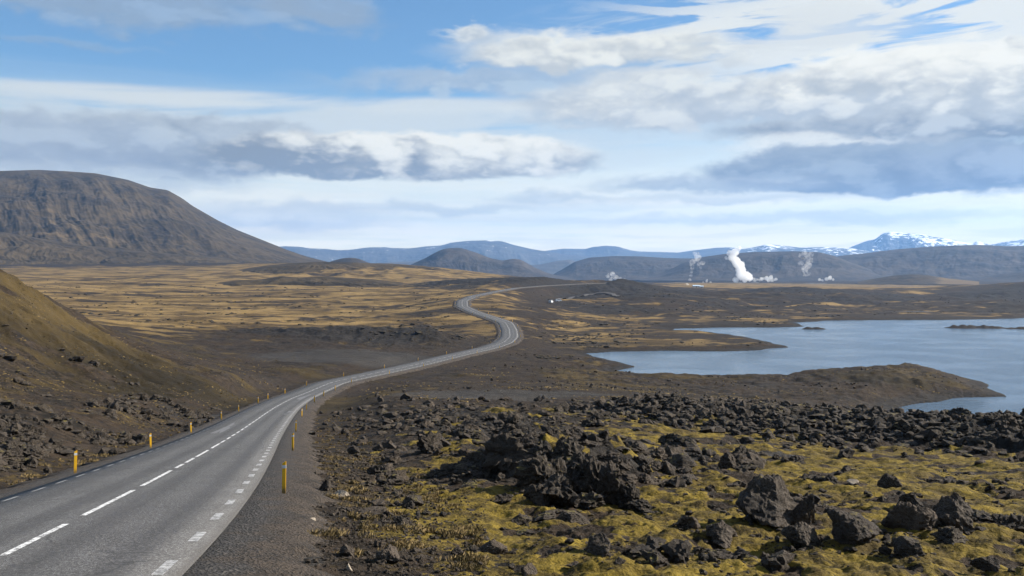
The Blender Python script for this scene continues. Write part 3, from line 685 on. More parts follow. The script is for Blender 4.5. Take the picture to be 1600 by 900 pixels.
mountain('hill', [(508, 412), (520, 407.5), (535, 403.5), (548, 402.5), (560, 404), (575, 410), (582, 412)], 3100, 180, 180, m_dark, 'small dark dome beyond the brown ridge', gul=.05, gl=60, seed=140, base=36, nn=(120, 50))
mountain('mountain', [(620, 424), (645, 412), (665, 403), (682, 393.5), (695, 388.5), (712, 387), (722, 387.5), (745, 395), (765, 403), (785, 407), (803, 404), (815, 406), (835, 418), (860, 428), (900, 436)], 5200, 700, 700, m_dark,
         'dark conical mountain with a gentle shoulder on the valley edge', gul=.07, gl=120, seed=150, base=0, nn=(400, 110), conv=1.0)
mountain('hill', [(1340, 440), (1375, 434), (1400, 430), (1425, 428.3), (1450, 430), (1480, 435), (1530, 440)], 3300, 220, 200, m_left, 'low tawny mound on the far plain beyond the steam', gul=.06, gl=80, seed=160, base=0, nn=(160, 50), gold=lambda px, t, pr: sstep(px, 1430, 1500)*1.2)
hillgold = lambda px, t, pr: np.exp(-((pr-.25)/.2)**2)*.35
mountain('mountain', [(830, 437), (862, 430), (880, 420), (898, 409), (920, 402.5), (960, 400), (1000, 400.5), (1040, 403), (1090, 404), (1140, 410), (1200, 424)], 6400, 1400, 900, m_dark, 'dark flat-topped hills behind the wispy steam vents', gul=.09, gl=200, seed=170, base=0, nn=(600, 130), gold=hillgold)
mountain('mountain', [(1000, 436), (1040, 424), (1070, 410), (1095, 402), (1130, 397), (1180, 393.5), (1240, 392.5), (1280, 394), (1305, 400), (1330, 410), (1370, 424), (1400, 434)], 5500, 1000, 900, m_dark, 'dark rounded mountain behind the big white steam column', gul=.09, gl=170, seed=180, base=0, nn=(600, 130), gold=hillgold)
mountain('mountain', [(1250, 420), (1310, 400), (1350, 396), (1400, 389.5), (1450, 385.5), (1490, 383.5), (1530, 382.5), (1570, 384.5), (1640, 384), (1750, 390), (1900, 395), (2100, 410)], 6300, 1500, 900, m_dark, 'long dark sloping mountain in front of the snowy peak', gul=.09, gl=220, seed=190, base=0, nn=(700, 140), gold=hillgold)
mountain('mountain', [(1530, 434), (1570, 427), (1600, 424), (1680, 418), (1800, 430)], 4600, 260, 260, m_dark, 'small dark rise at the foot of the long mountain', gul=.06, gl=90, seed=195, base=0, nn=(200, 60))
mountain('mountain', [(540, 420), (600, 410), (660, 408), (740, 412), (840, 414), (868, 408), (890, 406), (915, 411), (960, 420)], 9000, 900, 900, m_blue, 'low blue hills between the dark cone and the flat-topped hills', gul=.06, gl=300, seed=200, base=0, nn=(400, 80))
mountain('mountain', [(330, 400), (400, 388), (445, 384.5), (470, 385.5), (485, 388), (510, 389), (530, 391), (548, 390), (575, 386.5), (600, 386), (612, 387.5), (640, 388), (665, 385), (690, 383.5), (705, 379), (735, 376), (762, 375.5), (785, 377), (800, 382), (830, 389), (880, 397), (960, 404)], 14000, 3200, 1500, m_snow,
         'long blue mountain range with one bright snow patch behind the dark cone', gul=.07, gl=500, seed=210, base=0, nn=(700, 130), conv=1.2, snow=lambda px, t, pr: np.exp(-((px-765)/18)**2)*sstep(pr, .9, 1.)*.95)
mountain('mountain', [(800, 410), (850, 392), (880, 388.5), (915, 389), (925, 386), (945, 384), (965, 385), (985, 391), (1000, 393), (1060, 394.5), (1085, 391), (1120, 387), (1140, 386.5), (1160, 389.5), (1180, 386), (1200, 381.5), (1225, 384), (1250, 387), (1290, 386), (1330, 388), (1400, 400)], 16500, 3200, 1500, m_snow,
         'far blue mountains with scattered snow flecks behind the steam', gul=.08, gl=520, seed=220, base=0, nn=(700, 130), conv=1.2, snow=lambda px, t, pr: sstep(px, 1130, 1200)*(.10+.46*sstep(pr, .5, 1.)))
mountain('mountain', [(1240, 410), (1290, 398), (1320, 390), (1340, 382), (1355, 376), (1368, 374), (1378, 366), (1388, 362), (1402, 362.5), (1420, 365), (1440, 365.5), (1465, 371), (1490, 375), (1508, 379), (1520, 380), (1527, 376.5), (1535, 379), (1560, 386), (1620, 395)], 19000, 3000, 1500, m_snow,
         'tallest snow-covered peak on the far skyline', gul=.12, gl=520, seed=230, base=0, nn=(800, 200), conv=1.3, snow=lambda px, t, pr: sstep(px, 1335, 1400)*(.12+.62*sstep(pr, .45, .95)), rough=.05)
mountain('mountain', [(1480, 400), (1540, 384), (1570, 378), (1600, 373), (1650, 368), (1750, 372), (1900, 390)], 19500, 3000, 1500, m_snow,
         'snow streaked mountain at the edge beside the tallest peak', gul=.10, gl=520, seed=240, base=0, nn=(500, 130), conv=1.3, snow=lambda px, t, pr: .1+.5*sstep(pr, .5, .95))

# ------------------------------------------------------------------ haze
HZ = 3.7e-5
me = bpy.data.meshes.new('haze'); bm = bmesh.new(); bmesh.ops.create_cube(bm, size=1)
for v_ in bm.verts: v_.co = Vector((v_.co.x*43600, v_.co.y*43600, 0))+Vector((0, 0, -110 if v_.co.z < 0 else 1150))
bm.to_mesh(me); bm.free()
m = bpy.data.materials.new('haze'); m.use_nodes = True; hb = NB(m.node_tree); hb.n.clear()
pv = hb.n.new('ShaderNodeVolumePrincipled'); pv.inputs['Color'].default_value = (.28, .54, 1., 1); pv.inputs['Density'].default_value = HZ; pv.inputs['Anisotropy'].default_value = .2
oo = hb.n.new('ShaderNodeOutputMaterial'); hb.l.new(pv.outputs[0], oo.inputs['Volume'])
link('haze', me, m, kind='stuff', label='thin blue air haze over the whole valley')

# ------------------------------------------------------------------ rocks
mat_rock, b, p = newmat('lava_rock')
co = objco(b); oi = b.n.new('ShaderNodeObjectInfo'); rnd = V(b, oi.outputs['Random'])
wp = b.n.new('ShaderNodeNewGeometry'); wpos = V(b, wp.outputs['Position']); nrm = V(b, wp.outputs['Normal']); nx_, ny_, nz_ = b.sep(nrm)
pos = b.vmul(wpos, (1., 1., 1.)); n1 = b.noise(pos, 2.2, 10, .65); n2_ = b.noise(pos, 16., 7, .7); n3 = b.noise(pos, .35, 3, .5)
c = b.mix(b.ss(n1*.6+n2_*.4, .34, .64), (.009, .0075, .006), (.052, .041, .031))
c = b.mix(b.ss(n2_, .54, .68)*.6, c, (.13, .112, .09))
c = b.mix(b.ss(rnd, .4, .9)*.5, c, b.mix(n2_, (.04, .030, .022), (.11, .082, .058)))
c = b.mix(b.ss(n3+(rnd-.5)*.3, .45, .7)*.5, c, (.022, .020, .019))
c = b.mix(b.ss(nz_ + (n1-.5)*1.6, .95, 1.2)*b.ss(n3, .46, .58), c, b.mix(n2_, (.05, .042, .012), (.19, .15, .03)))
b.put(p.inputs['Base Color'], c)
pit = b.voro(pos, 22., 'F1', 0)
b.put(p.inputs['Normal'], b.bump(n2_, .06, 1., b.bump(b.ss(pit, 0., .45), .02, .5, b.bump(n1, .16, .8)))); p.inputs['Specular IOR Level'].default_value = .2
mat_pale, b, p = newmat('pale_stone'); co = objco(b)
b.put(p.inputs['Base Color'], b.mix(b.noise(co, 3., 8, .6), (.16, .13, .10), (.34, .29, .23))); b.put(p.inputs['Normal'], b.bump(b.noise(co, 9., 6), .03, .6))

mat_boulder = mat_rock.copy(); mat_boulder.name = 'boulder_rock'
for n_b in mat_boulder.node_tree.nodes:
    if n_b.type == 'MIX' and tuple(round(v_, 3) for v_ in n_b.inputs[7].default_value[:3]) == (.052, .041, .031): n_b.inputs[7].default_value = (.088, .070, .055, 1)
def rock_mesh(seed, sub, sharp=.6, crag=.22, pl=11, mat=None, stretch=(1, 1, 1)):
    rs = random.Random(seed); bm = bmesh.new(); bmesh.ops.create_icosphere(bm, subdivisions=sub, radius=1)
    P = []
    for _ in range(pl):
        v_ = Vector((rs.gauss(0, 1), rs.gauss(0, 1), rs.gauss(0, .8))).normalized(); P.append((v_, rs.uniform(.5, .95)))
    off = Vector((rs.uniform(-50, 50), rs.uniform(-50, 50), rs.uniform(-50, 50)))
    for v_ in bm.verts:
        d = v_.co.normalized(); e_ = min([h/max(d.dot(n), .06) for n, h in P]+[1.2])
        q = d*e_
        f = 1 + crag*(mn.fractal(q*1.6+off, .7, 2.1, 3) + .55*(abs(mn.noise(q*3.7+off))*-2+.5)) + crag*.28*mn.fractal(q*8+off, .6, 2.1, 4)
        if sub >= 4: f += .022*mn.fractal(q*26+off, .8, 2.2, 3)
        q = q*f; v_.co = Vector((q.x*stretch[0], q.y*stretch[1], q.z*stretch[2]))
    zs = min(v_.co.z for v_ in bm.verts); xs = [v_.co.x for v_ in bm.verts]; w = max(xs)-min(xs); h = max(v_.co.z for v_ in bm.verts)-zs
    for v_ in bm.verts: t_ = 1.35-.62*(v_.co.z-zs)/h; v_.co.x *= t_/w; v_.co.y *= t_/w; v_.co.z = (v_.co.z-zs)/h          # unit width, unit height, stands on 0
    me = bpy.data.meshes.new('rock'); bm.to_mesh(me); bm.free(); me.materials.append(mat or mat_rock); return me
big_rocks = [rock_mesh(200+i, 5, crag=.13+.02*(i % 3), pl=13+i % 4, mat=mat_boulder) for i in range(7)]
craggy = [rock_mesh(300+i, 4, crag=.34, pl=8) for i in range(8)]
small_rocks = [rock_mesh(400+i, 3, crag=.26, pl=9) for i in range(10)]
def put_rock(name, me, x, y, w, h, rz, tilt, label, cat, group=None, sink=.12, mat=None, z=None):
    o = bpy.data.objects.new(name, me); C.objects.link(o)
    gz = float(ground_z(x, y)[0]) if z is None else z
    o.location = (x, y, gz-sink*h); o.scale = (w, w, h*(1+sink)); o.rotation_euler = (tilt, tilt*.5, rz)
    return tag(o, label, cat, group)
BIG = []
def rock_px(px, py, wpx, hpx, me, label, rz=0., tilt=0., name='boulder', cat='boulder', sink=.12, dep=.0):
    x, y, z = hit(px, py); k = y/F; w, h = wpx*k*.9, hpx*k
    put_rock(name, me, x, y+w*.3, w, h, rz, tilt, label, cat, sink=sink+.26); BIG.append((x, y+w*.3, w))
rock_px(1205, 812, 100, 66, big_rocks[0], 'largest rounded grey brown boulder on the moss with a slab leaning on its right', 2.2)
rock_px(1246, 820, 40, 56, big_rocks[3], 'tilted slab leaning against the right side of the largest boulder', .5, .25, 'leaning_slab', 'rock slab')
rock_px(1259, 858, 66, 34, big_rocks[1], 'low black boulder just below the largest boulder', 1.1)
rock_px(1345, 855, 100, 48, big_rocks[2], 'broad boulder with crumbly right side between the low black boulder and the long sloping boulder', 4.0)
rock_px(1435, 830, 92, 42, big_rocks[4], 'low dark left half of the long sloping boulder', 2.9)
rock_px(1490, 824, 78, 50, big_rocks[5], 'steep lit block forming the right half of the long sloping boulder', .7)
rock_px(1422, 866, 52, 24, big_rocks[6], 'small grey boulder in the moss below the long sloping boulder', 3.3)
rock_px(1082, 826, 40, 24, big_rocks[2], 'rounded grey stone in moss left of the largest boulder', 5.2)
rock_px(1128, 838, 42, 22, big_rocks[5], 'flat-sided stone between the rounded grey stone and the low black boulder', 1.9)
rock_px(938, 862, 46, 27, big_rocks[6], 'pointed grey stone alone in the bright moss below the craggy outcrop', .2)
rock_px(607, 880, 52, 26, big_rocks[1], 'black boulder on bare soil near the gravel shoulder', 2.0)
rock_px(543, 872, 30, 19, big_rocks[3], 'small black stone at the gravel edge beside the black boulder', 4.4)
rock_px(508, 767, 29, 22, big_rocks[4], 'angular black rock next to a pale stone beside the road shoulder', 5.0)
rock_px(714, 868, 24, 12, big_rocks[0], 'small round brown stone half sunk in moss', 3.9)
rock_px(256, 655, 25, 18, craggy[2], 'square black boulder on the flat ground left of the road', 1.0)
rock_px(92, 657, 20, 14, craggy[5], 'dark boulder between the left verge and the hill foot', 2.0)
pale = rock_mesh(901, 4, crag=.1, pl=8, mat=mat_pale)
rock_px(533, 776, 25, 11, pale, 'pale rounded stone next to the angular black rock', .4, 0, 'pale_stone', 'stone')
rock_px(487, 819, 17, 9, pale, 'pale beige stone lying alone on the dark gravel shoulder', 1.4, 0, 'pale_stone', 'stone')
rock_px(544, 893, 14, 12, pale, 'pale stone below the small black stone at the gravel edge', 2.4, 0, 'pale_stone', 'stone')
rock_px(1335, 757, 22, 6, pale, 'small white stone on the mossy flat above the largest boulder', .4, 0, 'pale_stone', 'stone')

def scatter(n, gen, me_list, smin, smax, hk, name, label, cat, group, power=2.2, ok=None):
    k = 0; tries = 0
    while k < n and tries < n*30:
        tries += 1; px, d = gen(); x, y = (px-800)/F*d, d
        lat, _ = road_at(np.array([x]), np.array([y]))
        if abs(lat[0]) < 7.5 or (ok and not ok(x, y, px, d)): continue
        if any((x-a)**2+(y-b_)**2 < (.42*c_)**2 for a, b_, c_ in PLACED): continue
        w = smin+(smax-smin)*random.random()**power
        put_rock(name, random.choice(me_list), x, y, w, w*random.uniform(*hk), random.uniform(0, 6.28), random.uniform(-.35, .35), label, cat, group, sink=.22)
        PLACED.append((x, y, w)); k += 1
PLACED = []
G = random.gauss
def gblob(px, d, sp, sd): return lambda: (G(px, sp), d*math.exp(G(0, sd)))
# the craggy outcrop in the middle of the moss
for (px, py, w, h, i) in [(800, 742, 74, 60, 0), (835, 770, 60, 50, 1), (772, 752, 50, 38, 2), (870, 792, 62, 46, 3), (905, 770, 54, 50, 4), (850, 735, 56, 36, 5), (893, 735, 52, 44, 6), (935, 775, 44, 54, 7), (965, 790, 48, 62, 0),
                          (985, 796, 36, 34, 1), (925, 805, 50, 24, 2), (840, 798, 44, 26, 5), (912, 742, 48, 34, 3), (815, 718, 44, 34, 4), (950, 752, 40, 30, 5), (1004, 800, 40, 18, 6), (862, 758, 50, 40, 7), (790, 785, 30, 14, 2), (955, 735, 36, 22, 3), (880, 715, 30, 24, 1)]:
    x, y, z = hit(px, py, 30, 60); k_ = y/F
    put_rock('outcrop_block', craggy[i], x, y+w*k_*.25, w*k_*1.1, h*k_*1.08, random.uniform(0, 6), random.uniform(-.2, .2), 'rugged dark block of the big craggy lava outcrop in the moss', 'lava block', 'blocks of the craggy lava outcrop', .2)
    PLACED.append((x, y+w*k_*.25, w*k_))
scatter(34, gblob(890, 43, 80, .07), craggy+small_rocks, .25, 1.0, (.5, .9), 'lava_rock', 'small broken lava rock fallen around the craggy outcrop', 'lava rock', 'broken rocks around the craggy outcrop')
scatter(22, gblob(720, 62, 60, .12), craggy, .5, 1.9, (.4, .7), 'lava_rock', 'dark lava rock in the rubble field behind the craggy outcrop', 'lava rock', 'rocks of the rubble field behind the outcrop')
scatter(40, gblob(740, 84, 110, .14), craggy+small_rocks, .35, 1.6, (.4, .7), 'lava_rock', 'dark lava rock in the rubble field behind the craggy outcrop', 'lava rock', 'rocks of the rubble field behind the outcrop')
scatter(40, gblob(1060, 56, 110, .13), craggy+small_rocks, .4, 1.7, (.4, .75), 'lava_rock', 'jagged lava rock on the slope between the outcrop and the black lava wall', 'lava rock', 'rocks below the black lava wall')
def wallgen():
    px = random.uniform(880, 1640); return px, float(np.interp(px, [820, 900, 1000, 1150, 1300, 1450, 1600, 1800], [120, 114, 108, 101, 96, 92, 88, 84]))*math.exp(G(-.045, .06))
scatter(84, wallgen, craggy, .5, 2.0, (.4, .8), 'lava_rock', 'black jagged block heaped on the long lava wall in front of the lake', 'lava rock', 'blocks of the long black lava wall')
scatter(36, lambda: (random.uniform(560, 1640), math.exp(random.uniform(math.log(19.5), math.log(42)))), big_rocks+craggy, .22, .95, (.35, .65), 'moss_stone', 'small dark stone half buried in the bright foreground moss', 'stone', 'stones sunk in the foreground moss', 2.0)
scatter(24, gblob(25, 56, 40, .16), craggy, .5, 2.0, (.5, .8), 'lava_rock', 'rugged rock in the cluster beside the left verge', 'lava rock', 'rocks beside the left verge')
scatter(16, gblob(280, 126, 34, .04), craggy, .8, 2.6, (.4, .7), 'lava_rock', 'dark rock in the low heap on the bare flat left of the road', 'lava rock', 'rocks of the low heap left of the road')

# rubble and pebbles nobody could count
def icos(sub):
    bm = bmesh.new(); bmesh.ops.create_icosphere(bm, subdivisions=sub, radius=1); v_ = np.array([q.co[:] for q in bm.verts]); f = np.array([[a.index for a in q.verts] for q in bm.faces]); bm.free(); return v_, f
def stones(name, X, Y, S, sub, mat, label, hk=(.3, .95), nvar=16, cr=.34, sink=.28):
    v0, f0 = icos(sub); var = []
    for k in range(nvar):
        P = rng.normal(size=(9, 3)); P /= np.linalg.norm(P, axis=1)[:, None]; hh = rng.uniform(.42, 1, 9)
        e_ = np.min(hh/np.maximum(v0@P.T, .05), axis=1); e_ = np.minimum(e_, 1.4)
        e_ = e_*(1+cr*np.array([mn.fractal(Vector(q)*2.2+Vector((k*9., 3, 1)), .4, 2.1, 5)+.8*(.3-abs(mn.noise(Vector(q)*3.3+Vector((k*4., 8, 1))))*1.5) for q in v0])); var.append(v0*e_[:, None]*.5)
    n = len(X); Z = ground_z(X, Y); kk = rng.integers(0, nvar, n); th = rng.uniform(0, 6.28, n); t2 = rng.uniform(-.5, .5, n)
    B = np.array(var)[kk]; c_, s_ = np.cos(t2)[:, None], np.sin(t2)[:, None]
    x, y, z = B[..., 0], B[..., 1]*c_-B[..., 2]*s_, B[..., 1]*s_+B[..., 2]*c_
    c_, s_ = np.cos(th)[:, None], np.sin(th)[:, None]; x, y = x*c_-y*s_, x*s_+y*c_
    hk_ = rng.uniform(hk[0], hk[1], n)[:, None]
    co = np.stack([x*S[:, None]+X[:, None], y*S[:, None]+Y[:, None], z*S[:, None]*hk_+(Z+S*hk_[:, 0]*(.5-sink)*.8)[:, None]], -1).reshape(-1, 3)
    F_ = (f0[None]+(np.arange(n)*len(v0))[:, None, None]).reshape(-1, 3)
    return link(name, npmesh(name, co, F_), mat, kind='stuff', label=label)
def samp(n, px0, px1, d0, d1, keep, s0, s1, pw=3.):
    px = rng.uniform(px0, px1, n*8); d = np.exp(rng.uniform(math.log(d0), math.log(d1), n*8)); X = (px-800)/F*d; Y = d
    cv = cover_at(X, Y); lat, _ = road_at(X, Y); pr = keep(px, d, cv, lat, X, Y); k = np.nonzero((rng.uniform(size=len(px)) < pr) & (np.abs(lat) > 5.0))[0][:n]
    return X[k], Y[k], s0+(s1-s0)*rng.uniform(size=len(k))**pw*np.clip((d[k]/30)**.6, .6, 3.)
def k1(px, d, cv, lat, X, Y):
    cl = fbm(X, Y, 7, 3, 301, .6); return np.clip(cv[:, 2]*.9+.10*(1-cv[:, 0])+sstep(cl, .1, .5)*.5, 0, 1)*np.where(np.abs(lat) < 7, .15, 1)*(1-.85*cv[:, 0])*(1-.85*sstep(px, 1020, 1120)*sstep(d, 47, 52)*(1-sstep(d, 72, 78)))
X, Y, S = samp(2200, 480, 1680, 20, 52, k1, .05, .75, 6.); stones('lava_rubble', X, Y, S, 3, mat_rock, 'angular dark lava rubble strewn through the foreground moss')
X, Y, S = samp(5200, 480, 1680, 52, 135, k1, .06, .62, 7.); stones('lava_rubble', X, Y, S, 2, mat_rock, 'loose dark lava rubble strewn between the moss and the outcrops')
X, Y, S = samp(2600, 560, 1660, 19, 60, lambda px, d, cv, lat, X, Y: .15+.85*sstep(fbm(X, Y, 4, 4, 307, .6), .0, .4), .03, .24, 4.); stones('moss_pebbles', X, Y, S, 2, mat_rock, 'small dark stones poking through the foreground moss', sink=.35)
bx_, by_, bs_ = [], [], []
for (q0, q1, w) in BIG:
    for _ in range(34):
        t_ = random.uniform(0, 6.28); rad = w*(.45+.35*random.random()**1.5); bx_.append(q0+math.cos(t_)*rad); by_.append(q1+math.sin(t_)*rad); bs_.append(w*(.04+.20*random.random()**2.5))
stones('boulder_debris', np.array(bx_), np.array(by_), np.array(bs_), 2, mat_rock, 'broken stones banked around the feet of the large boulders', sink=.3)
def kw(px, d, cv, lat, X, Y):
    cr_ = np.interp(px, [820, 900, 1000, 1150, 1300, 1450, 1600, 1800], [120, 114, 108, 101, 96, 92, 88, 84]); return np.exp(-((d-cr_*.96)/9)**2)*sstep(px, 850, 930)
X, Y, S = samp(4200, 840, 1700, 62, 140, kw, .10, .75, 4.); stones('lava_rubble', X, Y, S, 2, mat_rock, 'black rubble covering the long lava wall')
X, Y, S = samp(1300, -60, 420, 36, 150, lambda px, d, cv, lat, X, Y: sstep(fbm(X, Y, 9, 3, 303, .6)+cv[:, 2]*.4, .15, .6)*(lat < 0)*np.where(np.abs(lat) < 8, .2, 1), .08, .7, 4.); stones('lava_rubble', X, Y, S, 2, mat_rock, 'loose dark rubble between the left verge and the hill')
X, Y, S = samp(2600, 560, 1680, 135, 420, lambda px, d, cv, lat, X, Y: sstep(fbm(X, Y, 30, 4, 305, .6), .12, .5)*.8*(1-cv[:, 3])*(ground_z(X, Y) > .5), .10, .42, 3.); stones('scattered_rubble', X, Y, S, 1, mat_rock, 'scattered dark stones on the land towards the lake')
X, Y, S = samp(11000, 180, 760, 17.5, 60, lambda px, d, cv, lat, X, Y: np.exp(-((lat-6.8)/2.6)**2)*(lat > 4.2), .025, .24, 5.); stones('roadside_pebbles', X, Y, S*.8, 1, mat_rock, 'coarse dark pebbles on the gravel shoulder')

mat_scrub, b, p = newmat('dark_scrub'); co = objco(b)
b.put(p.inputs['Base Color'], b.mix(b.noise(co, .5, 6, .7), (.012, .011, .008), (.04, .03, .016)))
X, Y, S = samp(1700, -40, 800, 390, 1300, lambda px, d, cv, lat, X, Y: sstep(fbm(X, Y, 60, 4, 401, .6), -.05, .45)*(np.abs(lat) > 12), .3, 1.5, 3.); stones('low_scrub', X, Y, np.minimum(S, 4), 1, mat_scrub, 'low dark scrub and hummocks dotted over the golden plain', hk=(.15, .4))
X, Y, S = samp(2200, 820, 1640, 330, 1250, lambda px, d, cv, lat, X, Y: sstep(fbm(X, Y, 60, 4, 402, .6), .0, .45)*(np.abs(lat) > 12)*(ground_z(X, Y) > .9), .3, 1.4, 3.); stones('low_scrub', X, Y, np.minimum(S, 3.4), 1, mat_scrub, 'low dark scrub and hummocks around the far lake shore', hk=(.15, .4))
mat_tus, b, p = newmat('golden_tussock'); co = objco(b)
b.put(p.inputs['Base Color'], b.mix(b.ss(b.noise(co, .12, 6, .7), .4, .6), (.045, .032, .014), (.17, .118, .045)))
X, Y, S = samp(6000, -60, 460, 75, 300, lambda px, d, cv, lat, X, Y: sstep(fbm(X, Y, 16, 4, 411, .6), -.1, .4)*(np.abs(lat) > 8), .06, .22, 3.); stones('hill_tussocks', X, Y, S, 1, mat_tus, 'small dry tussocks dotted over the near brown hill', hk=(.3, .6), cr=.6)
X, Y, S = samp(3500, -60, 460, 75, 300, lambda px, d, cv, lat, X, Y: sstep(fbm(X, Y, 12, 4, 412, .6), -.0, .4)*(np.abs(lat) > 8), .05, .20, 4.); stones('hill_stones', X, Y, S, 1, mat_rock, 'small dark stones dotted over the near brown hill', hk=(.3, .8), cr=.6)
X, Y, S = samp(6000, 560, 1600, 130, 480, lambda px, d, cv, lat, X, Y: sstep(fbm(X, Y, 22, 4, 413, .6), -.05, .4)*(np.abs(lat) > 9)*(ground_z(X, Y) > .8)*(1-cv[:, 3]), .07, .30, 3.); stones('shore_tussocks', X, Y, S, 1, mat_tus, 'small golden tussocks on the dark land before the lake', hk=(.25, .5), cr=.6)
# dry grass along the verges and between the stones
mat_dry, b, p = newmat('dry_grass'); co = objco(b)
b.put(p.inputs['Base Color'], b.mix(b.ss(b.noise(co, 2., 4), .35, .65), (.075, .055, .022), (.19, .135, .058)))
def tufts(name, X, Y, H, blades, mat, label):
    n = len(X); Z = ground_z(X, Y); N = n*blades; bx = np.repeat(X, blades)+rng.normal(size=N)*.05; by = np.repeat(Y, blades)+rng.normal(size=N)*.05; bz = np.repeat(Z, blades)-.01
    h = np.repeat(H, blades)*rng.uniform(.5, 1, N); th = rng.uniform(0, 6.28, N); ln = rng.uniform(.2, .9, N)*h; w = np.repeat(np.clip(np.hypot(X, Y)*.0004, .006, .02), blades)
    tx, ty = np.cos(th)*ln, np.sin(th)*ln; wx_, wy_ = -np.sin(th)*w, np.cos(th)*w
    co = np.stack([np.stack([bx-wx_, by-wy_, bz], -1), np.stack([bx+wx_, by+wy_, bz], -1), np.stack([bx+tx*.45+wx_*.6, by+ty*.45+wy_*.6, bz+h*.7], -1), np.stack([bx+tx, by+ty, bz+h*.95], -1)], 1).reshape(-1, 3)
    return link(name, npmesh(name, co, np.arange(N*4).reshape(-1, 4)), mat, kind='stuff', label=label)
px = rng.uniform(-50, 760, 60000); d = np.exp(rng.uniform(math.log(20), math.log(120), 60000)); X = (px-800)/F*d; lat, _ = road_at(X, d)
k = (np.abs(np.abs(lat)-7.8-.8*gn(X/2, d/2, 9)) < 1.9) & (gn(X/1.6, d/1.6, 8)+.4*gn(X/.4, d/.4, 18)+rng.normal(size=len(d))*.12 > .38); X, Y = X[k][:1500], d[k][:1500]
tufts('verge_grass', X, Y, rng.uniform(.04, .20, len(X)), 16, mat_dry, 'dry yellow grass tufts along both road verges')

# ------------------------------------------------------------------ yellow marker posts
mat_yel, b, p = newmat('yellow_plastic'); co = objco(b); p.inputs['Roughness'].default_value = .5
_x, _y, pz_ = b.sep(co)
py_ = b.mix(b.ss(b.noise(co, 9., 6, .7), .45, .75)*.5, (.72, .40, .016), (.45, .26, .03))
b.put(p.inputs['Base Color'], b.mix(b.ss(pz_ + (b.noise(co, 14., 5, .7)-.5)*.35, .30, .02)*.8, py_, (.09, .07, .05)))
mat_refl, b, p = newmat('grey_reflector'); p.inputs['Base Color'].default_value = (.55, .57, .60, 1); p.inputs['Roughness'].default_value = .35
def box(bm, x0, x1, y0, y1, z0, z1, slant=0.):
    r = bmesh.ops.create_cube(bm, size=1)['verts']
    for v_ in r: v_.co = Vector(((x0+x1)/2+v_.co.x*(x1-x0), (y0+y1)/2+v_.co.y*(y1-y0), z0 if v_.co.z < 0 else z1+slant*v_.co.x))
    return r
def bmo(name, bm, mat, parent=None, bev=0.):
    if bev: bmesh.ops.bevel(bm, geom=list(bm.edges), offset=bev, segments=2, affect='EDGES')
    me = bpy.data.meshes.new(name); bm.to_mesh(me); bm.free(); return link(name, me, mat, parent)
post = bpy.data.objects.new('marker_post', None); C.objects.link(post)
bm = bmesh.new(); box(bm, -.055, .055, -.022, .022, -.25, .92, .07); body = bmo('post_body', bm, mat_yel, post, .006)
bm = bmesh.new(); box(bm, -.0575, .0575, -.0245, .0245, .74, .83); bmo('reflector_band', bm, mat_refl, post, .002)
def copy_tree(o, parent=None):
    c_ = o.copy(); C.objects.link(c_); c_.parent = parent
    for ch in [q for q in bpy.data.objects if q.parent == o]: copy_tree(ch, c_)
    return c_
ORD = ['nearest', 'second', 'third', 'fourth', 'fifth', 'sixth', 'seventh', 'eighth', 'ninth', 'tenth', 'eleventh', 'twelfth', 'thirteenth', 'fourteenth', 'fifteenth', 'sixteenth', 'seventeenth', 'eighteenth', 'nineteenth', 'twentieth',
       'twenty-first', 'twenty-second', 'twenty-third', 'twenty-fourth', 'twenty-fifth', 'twenty-sixth', 'twenty-seventh', 'twenty-eighth', 'twenty-ninth', 'thirtieth', 'thirty-first', 'thirty-second', 'thirty-third', 'thirty-fourth']
first = True
kids = [q for q in bpy.data.objects if q.parent == post]
def place_post(s_, side, i):
    global first
    if first: o = post; first = False
    else:
        o = post.copy(); C.objects.link(o)
        for ch in kids: c_ = ch.copy(); C.objects.link(c_); c_.parent = o
    k = int(s_*2); off = 4.5 if side > 0 else -4.0; x, y = RD[k, 0]+RN[k, 0]*off, RD[k, 1]+RN[k, 1]*off
    o.location = (x, y, RD[k, 2]-.09); o.rotation_euler = (random.uniform(-.03, .03), random.uniform(-.01, .07) if side > 0 else random.uniform(-.06, .03), math.atan2(-RT[k, 0], RT[k, 1])+random.uniform(-.25, .25))
    if y > 150: o.scale = (1.4, 1.4, 1.15)
    w = 'right hand verge' if side > 0 else 'left hand verge'
    w = 'lake side verge' if side > 0 else 'grassy plain side verge'
    tag(o, '%s yellow marker post from the camera on the %s' % (ORD[i], w), 'marker post', 'yellow marker posts along the road')
sR = RS[np.argmin(np.abs(RD[:, 1]-28.9)+1e6*(RD[:, 1] < 5))]; sL = RS[np.argmin(np.abs(RD[:, 1]-41.2)+1e6*(RD[:, 1] < 5))]
stepR = [0, 25, 52, 84, 104]; stepL = [0, 21, 43, 69, 90, 116, 131]
while stepR[-1] < 900: stepR.append(stepR[-1]+26)
while stepL[-1] < 900: stepL.append(stepL[-1]+27)
for i, q in enumerate(stepR[:33]):
    if sR+q < RS[-1]-10: place_post(sR+q, 1, i)
for i, q in enumerate(stepL[:33]):
    if sL+q < RS[-1]-10: place_post(sL+q, -1, i)

